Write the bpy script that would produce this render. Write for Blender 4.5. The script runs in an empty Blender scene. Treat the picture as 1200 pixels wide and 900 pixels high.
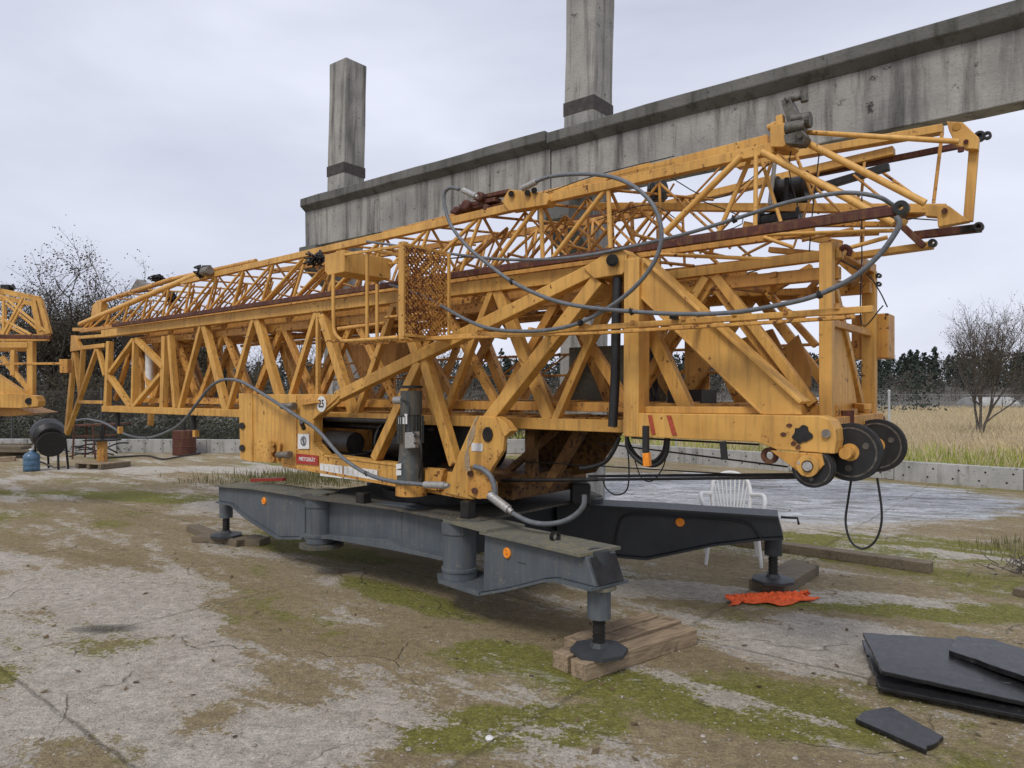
import bpy, math, random
from mathutils import Vector, Matrix
random.seed(7)
SC = bpy.context.scene
R = math.radians
# ------------------------------------------------------------------ camera, sky, sun, exposure
CAMZ = 1.6; F = 832.0; HY = 460.0
cam_d = bpy.data.cameras.new('camera'); cam = bpy.data.objects.new('camera', cam_d)
SC.collection.objects.link(cam); SC.camera = cam
cam.location = (0, 0, CAMZ); cam.rotation_euler = (R(90), 0, 0)
cam_d.sensor_width = 36; cam_d.lens = F/1200*36; cam_d.shift_y = (HY-450)/1200
cam_d.clip_start = 0.05; cam_d.clip_end = 2000
SC.render.resolution_x = 1024; SC.render.resolution_y = 768
world = bpy.data.worlds.new('World'); SC.world = world; world.use_nodes = True
wn = world.node_tree; wn.nodes.clear()
SUN_EL, SUN_AZ = 50, 205     # azimuth of the sun's place, clockwise from +Y
def N_(t, ty, **kw):
    n = t.nodes.new(ty)
    for k, v in kw.items(): setattr(n, k, v)
    return n
sky = N_(wn, 'ShaderNodeTexSky', sky_type='NISHITA'); sky.sun_disc = False
sky.sun_elevation = R(SUN_EL); sky.sun_rotation = R(SUN_AZ); sky.dust_density = 3; sky.air_density = 1.0
tc = N_(wn, 'ShaderNodeTexCoord'); mp = N_(wn, 'ShaderNodeMapping'); mp.inputs['Scale'].default_value = (1, 1, 3.2)
mp.inputs['Rotation'].default_value = (R(8), R(5), R(20))
nz = N_(wn, 'ShaderNodeTexNoise'); nz.inputs['Scale'].default_value = 1.5; nz.inputs['Detail'].default_value = 6; nz.inputs['Roughness'].default_value = .5
nz.inputs['Distortion'].default_value = .35
cr = N_(wn, 'ShaderNodeValToRGB')
cr.color_ramp.elements[0].position = .34; cr.color_ramp.elements[0].color = (5.1, 5.35, 6.5, 1)
cr.color_ramp.elements[1].position = .66; cr.color_ramp.elements[1].color = (7.3, 7.55, 8.7, 1)
mx = N_(wn, 'ShaderNodeMixRGB'); mx.inputs[0].default_value = .93
bg = N_(wn, 'ShaderNodeBackground'); bg.inputs[1].default_value = .1
wo = N_(wn, 'ShaderNodeOutputWorld')
L = wn.links.new
L(tc.outputs['Generated'], mp.inputs[0]); L(mp.outputs[0], nz.inputs['Vector']); L(nz.outputs['Fac'], cr.inputs[0])
L(sky.outputs[0], mx.inputs[1]); L(cr.outputs[0], mx.inputs[2]); L(mx.outputs[0], bg.inputs[0]); L(bg.outputs[0], wo.inputs[0])
sd = bpy.data.lights.new('sun', 'SUN'); sd.energy = 1.5; sd.angle = R(18); sd.color = (1, .96, .9)
so = bpy.data.objects.new('sun', sd); SC.collection.objects.link(so)
sdir = Vector((math.sin(R(SUN_AZ))*math.cos(R(SUN_EL)), math.cos(R(SUN_AZ))*math.cos(R(SUN_EL)), math.sin(R(SUN_EL))))
so.rotation_euler = sdir.to_track_quat('Z', 'Y').to_euler(); so.location = (0, 0, 30)
SC.view_settings.view_transform = 'Standard'; SC.view_settings.look = 'None'; SC.view_settings.exposure = 0.22; SC.view_settings.gamma = 1

# ------------------------------------------------------------------ geometry helpers
A = Vector((-.778, .628, 0)).normalized()      # along the crane, away to the left
N = Vector((A.y, -A.x, 0))                     # across the crane, away from the camera
Z = Vector((0, 0, 1)); CAMP = Vector((0, 0, CAMZ))
def ray(px, py): return Vector(((px-600)/F, 1, (HY-py)/F))
def PL(px, py, p0, n):
    d = ray(px, py); return CAMP + d*((Vector(p0)-CAMP).dot(n)/d.dot(n))
def V(px, py, v): return PL(px, py, N*v, N)     # point on the upright plane v metres across
def U(px, py, u): return PL(px, py, A*u, A)
def G(px, py, z=0):
    d = ray(px, py); return CAMP + d*((z-CAMZ)/d.z)
def W(u, v, z): return A*u + N*v + Z*z
def Yp(px, py, y): return CAMP + ray(px, py)*y

class MB:
    k = 0
    def __init__(s): s.v = []; s.f = []; s.sm = []
    def add(s, vs, fs, smooth=False):
        o = len(s.v); s.v += [tuple(v) for v in vs]; s.f += [tuple(i+o for i in f) for f in fs]; s.sm += [smooth]*len(fs)
    def jit(s): MB.k += 1; return ((MB.k*5) % 11)*.0011
    def prism(s, pts, ext):
        n = len(pts); ext = Vector(ext)
        vs = [Vector(p) for p in pts] + [Vector(p)+ext for p in pts]
        s.add(vs, [tuple(range(n)), tuple(range(2*n-1, n-1, -1))] + [(i, i+n, (i+1) % n+n, (i+1) % n) for i in range(n)])
        return s
    def bar(s, p, q, w, d=None, side=N, front=True):
        # box bar; traced line is the middle of the face nearest to us, depth d goes along side
        d = w if d is None else d; t = (q-p)
        if t.length < 1e-5: return s
        t.normalize(); sd = (side - t*side.dot(t)).normalized(); up = t.cross(sd)
        o = sd*(s.jit() + (0 if front else -d/2)); h = up*(w/2)
        s.prism([p-h+o, p+h+o, p+h+sd*d+o, p-h+sd*d+o], q-p); return s
    def box(s, c, x, y, z, ax=None):
        X, Y, Zz = ax or (Vector((1, 0, 0)), Vector((0, 1, 0)), Z)
        c = Vector(c); o = c - X*x/2 - Y*y/2 - Zz*z/2
        s.prism([o, o+X*x, o+X*x+Y*y, o+Y*y], Zz*z); return s
    def uvbox(s, u0, u1, v0, v1, z0, z1):
        s.prism([W(u0, v0, z0), W(u1, v0, z0), W(u1, v1, z0), W(u0, v1, z0)], Z*(z1-z0)); return s
    def tube(s, p, q, r, r2=None, n=10, cap=True):
        r2 = r if r2 is None else r2; t = q-p
        if t.length < 1e-6: return s
        t.normalize(); a = t.orthogonal().normalized(); b = t.cross(a)
        vs = [p+(a*math.cos(2*math.pi*i/n)+b*math.sin(2*math.pi*i/n))*r for i in range(n)] + \
             [q+(a*math.cos(2*math.pi*i/n)+b*math.sin(2*math.pi*i/n))*r2 for i in range(n)]
        s.add(vs, [(i, i+n, (i+1) % n+n, (i+1) % n)[::-1] for i in range(n)], n > 5)
        if cap: s.add(vs, [tuple(range(n)), tuple(range(2*n-1, n-1, -1))])
        return s
    def path(s, pts, r, n=8, sub=4, r2=None):
        P = [Vector(p) for p in pts]; out = []
        if sub > 1 and len(P) > 2:
            E = [P[0]*2-P[1]] + P + [P[-1]*2-P[-2]]
            for i in range(1, len(E)-2):
                for j in range(sub):
                    t = j/sub; a, b, c, d = E[i-1:i+3]
                    out.append(.5*((2*b)+(c-a)*t+(2*a-5*b+4*c-d)*t*t+(3*b-a-3*c+d)*t**3))
            out.append(P[-1])
        else: out = P
        vs = []; ref = None; m = len(out)
        for i, p in enumerate(out):
            t = (out[min(i+1, m-1)]-out[max(i-1, 0)]).normalized()
            if ref is None: ref = t.orthogonal().normalized()
            a = (ref - t*ref.dot(t)).normalized(); ref = a; b = t.cross(a)
            rr = r if r2 is None else r+(r2-r)*i/(m-1)
            vs += [p+(a*math.cos(2*math.pi*j/n)+b*math.sin(2*math.pi*j/n))*rr for j in range(n)]
        s.add(vs, [(i*n+j, i*n+(j+1) % n, (i+1)*n+(j+1) % n, (i+1)*n+j) for i in range(m-1) for j in range(n)], True)
        s.add(vs, [tuple(range(n))[::-1], tuple(range((m-1)*n, m*n))]); return s
    def lathe(s, c, axis, prof, n=32, closed=False):
        # prof: (distance along axis, radius)
        axis = Vector(axis).normalized(); a = axis.orthogonal().normalized(); b = axis.cross(a); vs = []
        for h, r in prof: vs += [Vector(c)+axis*h+(a*math.cos(2*math.pi*j/n)+b*math.sin(2*math.pi*j/n))*r for j in range(n)]
        m = len(prof); fs = []
        for i in range(m if closed else m-1):
            k = (i+1) % m
            fs += [(i*n+j, k*n+j, k*n+(j+1) % n, i*n+(j+1) % n) for j in range(n)]
        s.add(vs, fs, False)
        if not closed: s.add(vs, [tuple(range(n)), tuple(range(m*n-1, (m-1)*n-1, -1))])
        return s
    def build(s, name, mat, parent=None, bevel=0, smooth=False, label=None, org=None):
        me = bpy.data.meshes.new(name)
        if parent is not None:
            o_ = parent
            while o_.parent: o_ = o_.parent
            off = o_.location
        else: off = Vector(org) if org is not None else Vector((0, 0, 0))
        me.from_pydata([(x-off.x, y-off.y, z-off.z) for x, y, z in s.v], [], s.f)
        me.polygons.foreach_set('use_smooth', [bool(x) or smooth for x in s.sm]); me.update()
        import bmesh
        if len(s.f) < 20000:
            b = bmesh.new(); b.from_mesh(me); bmesh.ops.recalc_face_normals(b, faces=b.faces); b.to_mesh(me); b.free()
        me.materials.append(mat); o = bpy.data.objects.new(name, me); SC.collection.objects.link(o)
        if parent is not None: o.parent = parent
        else: o.location = off
        if bevel:
            m = o.modifiers.new('bevel', 'BEVEL'); m.width = bevel; m.segments = 2; m.limit_method = 'ANGLE'; m.angle_limit = R(40)
        if label: o['label'] = label
        return o
def tag(o, label=None, cat=None, group=None, kind=None):
    for k, v in (('label', label), ('category', cat), ('group', group), ('kind', kind)):
        if v: o[k] = v
    return o
def thing(name, loc, label, cat, group=None):
    o = bpy.data.objects.new(name, None); SC.collection.objects.link(o); o.location = loc; o.empty_display_size = .1
    return tag(o, label, cat, group)
def copy_tree(o, parent=None):
    c = o.copy(); SC.collection.objects.link(c); c.parent = parent
    for ch in list(o.children): copy_tree(ch, c)
    return c
# ------------------------------------------------------------------ materials
def new_mat(name):
    m = bpy.data.materials.new(name); m.use_nodes = True; t = m.node_tree; b = t.nodes['Principled BSDF']
    g = N_(t, 'ShaderNodeNewGeometry'); return m, t, b, g.outputs['Position']
def noise(t, vec, scale, detail=4, rough=.55, stretch=None, rot=None, dist=0):
    n = N_(t, 'ShaderNodeTexNoise'); n.inputs['Scale'].default_value = scale; n.inputs['Detail'].default_value = detail
    n.inputs['Roughness'].default_value = rough; n.inputs['Distortion'].default_value = dist
    if stretch or rot:
        m = N_(t, 'ShaderNodeMapping'); m.vector_type = 'POINT'
        if rot:
            r = N_(t, 'ShaderNodeMapping'); r.inputs['Rotation'].default_value = (0, 0, rot); t.links.new(vec, r.inputs[0]); vec = r.outputs[0]
        if stretch: m.inputs['Scale'].default_value = stretch
        t.links.new(vec, m.inputs[0]); vec = m.outputs[0]
    t.links.new(vec, n.inputs['Vector']); return n.outputs['Fac']
def ramp(t, fac, a, b):
    r = N_(t, 'ShaderNodeMapRange'); r.inputs['From Min'].default_value = a; r.inputs['From Max'].default_value = b
    r.clamp = True; t.links.new(fac, r.inputs['Value']); return r.outputs[0]
def mix(t, fac, a, b):
    m = N_(t, 'ShaderNodeMixRGB')
    for i, x in ((0, fac), (1, a), (2, b)):
        if hasattr(x, 'links') or isinstance(x, bpy.types.NodeSocket): t.links.new(x, m.inputs[i])
        elif i == 0: m.inputs[0].default_value = x
        else: m.inputs[i].default_value = (*x, 1)
    return m.outputs[0]
def math_(t, op, a, b=0.):
    m = N_(t, 'ShaderNodeMath', operation=op)
    for i, x in ((0, a), (1, b)):
        if isinstance(x, bpy.types.NodeSocket): t.links.new(x, m.inputs[i])
        else: m.inputs[i].default_value = x
    return m.outputs[0]
def bump(t, b, h, strength=.3, dist=.01):
    n = N_(t, 'ShaderNodeBump'); n.inputs['Strength'].default_value = strength; n.inputs['Distance'].default_value = dist
    t.links.new(h, n.inputs['Height']); t.links.new(n.outputs[0], b.inputs['Normal'])
def painted(name, col, col2, rust=(.11, .04, .018), rust_at=.64, rough=.5, streak=.5, dirt=(.2, .13, .05)):
    m, t, b, P = new_mat(name)
    n1 = noise(t, P, 3.5, 5); n2 = noise(t, P, 26, 6, .65); n3 = noise(t, P, 1, 5, .6, stretch=(30, 30, 2.2))
    n4 = noise(t, P, 2.2, 3)
    c = mix(t, ramp(t, n1, .35, .7), col, col2)
    c = mix(t, math_(t, 'MULTIPLY', ramp(t, n3, .47, .72), streak), c, dirt)
    rm = math_(t, 'ADD', math_(t, 'MULTIPLY', n2, .8), math_(t, 'MULTIPLY', n4, .25))
    c = mix(t, ramp(t, rm, rust_at, rust_at+.045), c, rust)
    t.links.new(c, b.inputs['Base Color'])
    rr_ = N_(t, 'ShaderNodeMapRange'); t.links.new(n2, rr_.inputs['Value']); rr_.inputs['To Min'].default_value = rough-.15; rr_.inputs['To Max'].default_value = rough+.2; t.links.new(rr_.outputs[0], b.inputs['Roughness'])
    b.inputs['Roughness'].default_value = rough; b.inputs['Specular IOR Level'].default_value = .35
    bump(t, b, n2, .12, .004); return m
def plain(name, col, rough=.6, var=.25, scale=12, metal=0, bmp=.1):
    m, t, b, P = new_mat(name); n = noise(t, P, scale, 5, .6)
    c = mix(t, ramp(t, n, .3, .7), tuple(x*(1-var) for x in col), tuple(min(1, x*(1+var)) for x in col))
    t.links.new(c, b.inputs['Base Color']); b.inputs['Roughness'].default_value = rough; b.inputs['Metallic'].default_value = metal
    bump(t, b, n, bmp, .005); return m
M = {}
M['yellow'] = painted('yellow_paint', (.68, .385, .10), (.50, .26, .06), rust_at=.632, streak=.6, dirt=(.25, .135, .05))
M['yellow_old_shade'] = painted('weathered_shaded_yellow_paint', (.62, .33, .08), (.46, .22, .05), rust_at=.59, streak=.6, dirt=(.2, .085, .025))  # weathered paint, darkened also to carry the shade on far members
M['yellow_inner_shade'] = painted('shaded_yellow_paint', (.54, .285, .075), (.38, .18, .045), rust_at=.6, streak=.55, dirt=(.14, .065, .025))  # browner yellow: shade of inner and far members put into the colour
M['yellow_pale'] = painted('pale_yellow_tube_paint', (.72, .42, .12), (.6, .32, .075), rust_at=.63, streak=.35, dirt=(.27, .13, .04))
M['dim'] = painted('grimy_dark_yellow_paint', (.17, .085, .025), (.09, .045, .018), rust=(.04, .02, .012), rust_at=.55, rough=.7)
M['rust'] = painted('rust_brown_steel', (.10, .032, .022), (.065, .022, .018), rust=(.16, .06, .025), rust_at=.6, rough=.7)
M['mesh'] = painted('rusted_mesh_steel', (.58, .30, .07), (.42, .19, .045), rust=(.13, .045, .02), rust_at=.52, rough=.8)
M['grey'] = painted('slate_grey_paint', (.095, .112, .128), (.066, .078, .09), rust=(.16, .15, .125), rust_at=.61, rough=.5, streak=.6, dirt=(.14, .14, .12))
M['grey_top'] = painted('dirty_grey_plate', (.16, .155, .125), (.10, .105, .095), rust=(.19, .17, .11), rust_at=.55, rough=.8, streak=.3, dirt=(.11, .12, .05))
M['grey_top2'] = painted('grimy_top_plate', (.085, .085, .075), (.06, .062, .058), rust=(.14, .12, .08), rust_at=.6, rough=.8)
M['grey_dark'] = painted('dark_shaded_grey_paint', (.046, .051, .057), (.032, .036, .04), rust=(.07, .06, .045), rust_at=.66, rough=.5, streak=.4, dirt=(.055, .056, .05))  # darker copy of the slate grey; shade on the rear arm is in it
M['grey_mid'] = painted('motor_grey_green_paint', (.075, .085, .085), (.045, .052, .052), rust=(.13, .12, .1), rust_at=.6, rough=.45)
M['black'] = plain('black_rubber', (.014, .014, .015), .55, .4, 20)
M['black_steel'] = plain('black_greasy_steel', (.022, .021, .02), .45, .5, 15, .3)
M['hose'] = plain('grey_cable_sheath', (.12, .13, .14), .5, .25, 25)
M['sleeve'] = plain('galvanised_sleeve', (.36, .35, .33), .5, .3, 60, .4)
M['steel'] = plain('worn_bare_steel', (.2, .18, .15), .5, .45, 30, .5)
M['steeldark'] = plain('dark_worn_steel', (.11, .10, .085), .55, .6, 30, .4)
M['white'] = plain('white_plate', (.68, .68, .66), .5, .12, 25)
M['white_plastic'] = plain('white_plastic', (.78, .78, .76), .4, .06, 8)
M['red'] = plain('red_sticker', (.36, .035, .025), .5, .2, 30)
M['stripe'] = plain('faded_red_stripe', (.36, .06, .025), .6, .3, 60)
M['orange'] = plain('orange_reflector', (.82, .27, .02), .35, .15, 50)
M['rag'] = plain('orange_red_cloth', (.78, .12, .03), .85, .3, 30)
M['blue'] = plain('blue_bottle_plastic', (.07, .14, .22), .3, .25, 10)
M['text'] = plain('black_lettering', (.01, .01, .01), .6, .1)
def wood(name, c1, c2, rot=0.):
    m, t, b, P = new_mat(name)
    g = noise(t, P, 6, 5, .6, stretch=(1, 14, 14), rot=rot); n = noise(t, P, 9, 4)
    c = mix(t, ramp(t, g, .3, .7), c1, c2); c = mix(t, ramp(t, n, .55, .75), c, tuple(x*.5 for x in c1))
    t.links.new(c, b.inputs['Base Color']); b.inputs['Roughness'].default_value = .85; bump(t, b, g, .4, .006); return m
M['wood'] = wood('weathered_timber', (.20, .15, .095), (.42, .31, .19), R(-30))
M['wood_dark'] = wood('damp_timber', (.09, .075, .05), (.2, .155, .1), R(10))
def concrete(name, c1, c2, stain, at=.48, holes=False, streak=True):
    m, t, b, P = new_mat(name)
    n1 = noise(t, P, 1.3, 6, .6); n2 = noise(t, P, 30, 4, .7); n3 = noise(t, P, 1, 6, .65, stretch=(6, 6, .55)); n4 = noise(t, P, 7, 5, .7)
    c = mix(t, ramp(t, n1, .35, .65), c1, c2)
    c = mix(t, ramp(t, n2, .56, .72), c, tuple(x*.62 for x in c1))
    c = mix(t, math_(t, 'MULTIPLY', ramp(t, n3, at, at+.2), .8 if streak else .2), c, stain)
    c = mix(t, ramp(t, n4, .62, .7), c, tuple(x*.75 for x in stain))
    t.links.new(c, b.inputs['Base Color']); b.inputs['Roughness'].default_value = .92
    bump(t, b, n2, .5, .02); return m
M['conc'] = concrete('stained_concrete', (.37, .355, .32), (.23, .225, .21), (.05, .049, .045), .47)
M['conc_dark'] = concrete('dark_weathered_concrete', (.17, .165, .15), (.11, .11, .10), (.04, .042, .03), .5)
M['conc_pale'] = concrete('pale_concrete', (.44, .43, .41), (.31, .31, .29), (.13, .13, .11), .5)
M['bark'] = plain('bark', (.10, .085, .07), .9, .4, 8)
M['bark_pale'] = plain('grey_bark', (.17, .15, .13), .9, .4, 8)
def leafmat(name, c1, c2):
    m, t, b, P = new_mat(name); n = noise(t, P, 1.1, 2); n2 = noise(t, P, 14, 2)
    c = mix(t, ramp(t, n2, .35, .65), c1, c2); c = mix(t, math_(t, 'MULTIPLY', ramp(t, n, .45, .6), .5), c, tuple(x*.6 for x in c1))
    t.links.new(c, b.inputs['Base Color']); b.inputs['Roughness'].default_value = .8; b.inputs['Specular IOR Level'].default_value = .1; return m
M['leaf_dark'] = leafmat('dark_late_autumn_leaves', (.06, .055, .035), (.13, .105, .07))
M['leaf_brown'] = leafmat('brown_withered_leaves', (.16, .11, .06), (.1, .08, .05))
M['leaf_conifer'] = leafmat('hazed_conifer_green', (.034, .045, .036), (.055, .065, .05))  # green lifted so the colour itself carries the air haze
M['leaf_bare'] = leafmat('leafless_twigs_haze', (.085, .075, .065), (.13, .11, .09))
M['grass_dry'] = leafmat('dry_grass', (.68, .56, .38), (.48, .40, .24))
M['grass_green'] = leafmat('yellow_green_grass', (.24, .29, .05), (.40, .40, .10))
# ------------------------------------------------------------------ ground
def ground_mat():
    m, t, b, P = new_mat('old_concrete_yard')
    ang = math.atan2(A.y, A.x)
    rot = -ang
    warp = noise(t, P, .35, 4, .5)
    big = noise(t, P, .30, 5, .55, stretch=(.55, 1.5, 1), rot=rot, dist=.4)
    med = noise(t, P, 1.1, 10, .7, stretch=(.45, 1.5, 1), rot=rot, dist=.3)
    fine = noise(t, P, 38, 4, .7); grit = noise(t, P, 120, 3, .7); patch = noise(t, P, 5, 9, .78)
    sand = mix(t, ramp(t, med, .3, .7), (.245, .188, .098), (.37, .30, .18))
    cem = mix(t, ramp(t, patch, .35, .7), (.60, .55, .475), (.37, .33, .265))
    f = math_(t, 'ADD', math_(t, 'MULTIPLY', med, .56), math_(t, 'MULTIPLY', patch, .3))
    f = math_(t, 'ADD', f, math_(t, 'MULTIPLY', big, .28))
    f = math_(t, 'ADD', f, math_(t, 'MULTIPLY', fine, .20))
    c = mix(t, ramp(t, f, .695, .72), sand, cem)
    # moss: long soft patches
    mo = noise(t, P, .42, 5, .6, stretch=(.6, 1.3, 1), rot=rot+.15); mo2 = noise(t, P, 4.5, 10, .8)
    mf = math_(t, 'ADD', math_(t, 'MULTIPLY', mo, .75), math_(t, 'MULTIPLY', mo2, .42))
    sx = N_(t, 'ShaderNodeSeparateXYZ'); t.links.new(P, sx.inputs[0]); X, Y = sx.outputs[0], sx.outputs[1]
    def blob(cx, cy, rx, ry, a=0.):      # 1 in the middle, 0 at the rim of an ellipse on the ground
        dx = math_(t, 'SUBTRACT', X, cx); dy = math_(t, 'SUBTRACT', Y, cy)
        ca, sa = math.cos(a), math.sin(a)
        ex = math_(t, 'DIVIDE', math_(t, 'ADD', math_(t, 'MULTIPLY', dx, ca), math_(t, 'MULTIPLY', dy, sa)), rx)
        ey = math_(t, 'DIVIDE', math_(t, 'SUBTRACT', math_(t, 'MULTIPLY', dy, ca), math_(t, 'MULTIPLY', dx, sa)), ry)
        d = math_(t, 'ADD', math_(t, 'POWER', math_(t, 'ABSOLUTE', ex), 2), math_(t, 'POWER', math_(t, 'ABSOLUTE', ey), 2))
        m_ = N_(t, 'ShaderNodeMath', operation='SUBTRACT'); m_.inputs[0].default_value = 1; t.links.new(d, m_.inputs[1]); m_.use_clamp = True
        return m_.outputs[0]
    def gb(px, py, rx, ry, a=0.): p = G(px, py); return blob(p.x, p.y, rx, ry, a)
    boost = None
    for bl in (gb(830, 820, .95, .5, -.35), gb(590, 770, .6, .4, -.5), gb(720, 800, .8, .35, -.2), gb(900, 845, .5, .25, -.3), gb(1060, 712, 1.6, .38, -.25),
               gb(1010, 640, 2.6, .8, -.1), gb(470, 700, 1.2, .25, -.75), gb(110, 580, 3.2, .6, -.2), gb(610, 850, .8, .3, .2), gb(360, 640, 1.6, .4, -.6)):
        boost = bl if boost is None else math_(t, 'MAXIMUM', boost, bl)
    mfac = math_(t, 'ADD', mf, math_(t, 'MULTIPLY', boost, .235))
    moss = mix(t, ramp(t, fine, .35, .65), (.135, .14, .018), (.24, .23, .045))
    c = mix(t, math_(t, 'MULTIPLY', ramp(t, mfac, .635, .70), .92), c, moss)
    # pale worn cement places
    pale = None
    for bl in (gb(1010, 760, .75, .8, .4), gb(760, 690, 1.2, .35, -.2), gb(980, 700, 1.0, .3, -.2), gb(370, 860, .8, .5, .6), gb(120, 700, 1.3, 1.6, .6),
               gb(150, 800, .8, .9, .3), gb(300, 600, 1.6, .5, -.6), gb(880, 600, 3.0, 1.6, -.1), gb(220, 550, 4.0, .8, 0)):
        pale = bl if pale is None else math_(t, 'MAXIMUM', pale, bl)
    pf = math_(t, 'ADD', math_(t, 'MULTIPLY', pale, .15), f)
    c = mix(t, math_(t, 'MULTIPLY', ramp(t, pf, .71, .735), .95), c, cem)
    # wet streaked slab behind the crane
    wet = blob(3.7, 11.4, 4.2, 2.9, -.25)
    ws = noise(t, P, 1.3, 8, .74, stretch=(1.0, 2.6, 1), rot=R(14), dist=.9)
    wc = mix(t, ramp(t, ws, .40, .62), (.19, .195, .19), (.66, .69, .72))
    c = mix(t, math_(t, 'MULTIPLY', ramp(t, math_(t, 'ADD', wet, math_(t, 'MULTIPLY', ws, 1.1)), .68, .85), .9), c, wc)
    # oil stains
    for q in (gb(122, 737, .30, .12, 0),):
        c = mix(t, math_(t, 'MULTIPLY', ramp(t, math_(t, 'ADD', q, math_(t, 'MULTIPLY', patch, .5)), .45, 1.1), .75), c, (.05, .047, .042))
    # joints and cracks of the slabs
    r_ = N_(t, 'ShaderNodeMapping'); r_.inputs['Rotation'].default_value = (0, 0, -ang); t.links.new(P, r_.inputs[0])
    s2 = N_(t, 'ShaderNodeSeparateXYZ'); t.links.new(r_.outputs[0], s2.inputs[0])
    wv = math_(t, 'MULTIPLY', math_(t, 'SUBTRACT', patch, .5), .10)
    jn = None
    for sock, off in ((s2.outputs[0], .9), (s2.outputs[1], 1.35)):
        q = math_(t, 'PINGPONG', math_(t, 'ADD', math_(t, 'ADD', sock, off), wv), 1.5)
        q = ramp(t, q, .0, .022); q = math_(t, 'SUBTRACT', 1., q); jn = q if jn is None else math_(t, 'MAXIMUM', jn, q)
    brk = ramp(t, noise(t, P, .8, 3), .42, .58)
    c = mix(t, math_(t, 'MULTIPLY', math_(t, 'MULTIPLY', jn, brk), .55), c, (.12, .11, .06))
    # broken crack network
    vo = N_(t, 'ShaderNodeTexVoronoi'); vo.feature = 'DISTANCE_TO_EDGE'; vo.inputs['Scale'].default_value = .8
    va = N_(t, 'ShaderNodeVectorMath', operation='ADD'); nw = N_(t, 'ShaderNodeTexNoise'); nw.inputs['Scale'].default_value = 2.5; nw.inputs['Detail'].default_value = 6; t.links.new(P, nw.inputs['Vector'])
    sc_ = N_(t, 'ShaderNodeVectorMath', operation='SCALE'); sc_.inputs['Scale'].default_value = .45; t.links.new(nw.outputs['Color'], sc_.inputs[0])
    t.links.new(P, va.inputs[0]); t.links.new(sc_.outputs[0], va.inputs[1]); t.links.new(va.outputs[0], vo.inputs['Vector'])
    crk = math_(t, 'SUBTRACT', 1., ramp(t, vo.outputs['Distance'], 0, .009)); brk2 = ramp(t, noise(t, P, .9, 3), .48, .56)
    crk = math_(t, 'MULTIPLY', crk, brk2); c = mix(t, math_(t, 'MULTIPLY', crk, .45), c, (.09, .08, .045))
    # grit
    c = mix(t, math_(t, 'MULTIPLY', ramp(t, grit, .58, .7), .55), c, (.085, .072, .055))
    c = mix(t, math_(t, 'MULTIPLY', ramp(t, fine, .6, .72), .45), c, (.5, .48, .44))
    sp = noise(t, P, 70, 6, .85); sp2 = noise(t, P, 16, 6, .75)
    k_ = math_(t, 'MULTIPLY', math_(t, 'ADD', .45, math_(t, 'MULTIPLY', ramp(t, sp, .3, .7), 1.1)), math_(t, 'ADD', .65, math_(t, 'MULTIPLY', ramp(t, sp2, .3, .7), .7)))
    cm = N_(t, 'ShaderNodeCombineXYZ'); [t.links.new(k_, cm.inputs[i]) for i in range(3)]
    ml = N_(t, 'ShaderNodeMixRGB', blend_type='MULTIPLY'); ml.inputs[0].default_value = 1; t.links.new(c, ml.inputs[1]); t.links.new(cm.outputs[0], ml.inputs[2]); c = ml.outputs[0]
    t.links.new(c, b.inputs['Base Color']); t.links.new(math_(t, 'SUBTRACT', .92, math_(t, 'MULTIPLY', ramp(t, wet, .1, .4), .35)), b.inputs['Roughness'])
    b.inputs['Specular IOR Level'].default_value = .3
    h = math_(t, 'ADD', math_(t, 'MULTIPLY', grit, .6), math_(t, 'ADD', math_(t, 'MULTIPLY', fine, 1.4), math_(t, 'MULTIPLY', patch, 2.2)))
    h = math_(t, 'SUBTRACT', h, math_(t, 'MULTIPLY', crk, 1.2)); h = math_(t, 'SUBTRACT', h, math_(t, 'MULTIPLY', jn, .9)); bump(t, b, h, .9, .02); return m
g = MB(); g.add([(-700, -60, 0), (700, -60, 0), (700, 1200, 0), (-700, 1200, 0)], [(0, 1, 2, 3)])
tag(g.build('ground', ground_mat()), kind='structure')
# wall line: far stretch roughly straight across, then turning towards the camera at the right
WL = [Vector((-32, 19.2, 0)), Vector((1.5, 18.6, 0)), Vector((8.37, 11.6, 0)), Vector((14.5, 5.4, 0))]
m, t, b, P = new_mat('meadow_soil'); n = noise(t, P, .35, 6, .6); n2 = noise(t, P, 5, 5, .7)
c = mix(t, ramp(t, n, .4, .6), (.42, .34, .2), (.26, .24, .1)); c = mix(t, ramp(t, n2, .5, .75), c, (.42, .35, .22))
t.links.new(c, b.inputs['Base Color']); b.inputs['Roughness'].default_value = .95; M['meadow'] = m
g = MB(); off = Vector((.2, .25, .004))
g.add([WL[0]+off, WL[1]+off, WL[2]+off, WL[3]+off, (700, 5.6, .004), (700, 1190, .004), (-690, 1190, .004), (-690, 19.4, .004)], [tuple(range(8))])
tag(g.build('meadow', M['meadow']), kind='structure')
# ------------------------------------------------------------------ far woods on the hill
def hill_h(x, y):
    d = max(0, y-70); return min(1, d/140)*(2.2+2.8*max(0, min(1, (x+10)/130)))
g = MB(); nx, ny = 60, 12; vs = []
for j in range(ny+1):
    for i in range(nx+1):
        x = -420+i*16; y = 72+j*28; vs.append((x, y, hill_h(x, y)+.02))
g.add(vs, [(j*(nx+1)+i, j*(nx+1)+i+1, (j+1)*(nx+1)+i+1, (j+1)*(nx+1)+i) for j in range(ny) for i in range(nx)], True)
tag(g.build('hill', plain('hill_undergrowth', (.085, .078, .06), .95, .4, .2)), kind='structure')
def leaf_card(g, c, s, flat=0):
    a = Vector((random.gauss(0, 1), random.gauss(0, 1), random.gauss(0, 1))).normalized(); b_ = a.orthogonal().normalized()
    c2 = a.cross(b_); g.add([c-b_*s, c+c2*s*.6, c+b_*s, c-c2*s*.6], [(0, 1, 2, 3)])
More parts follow.
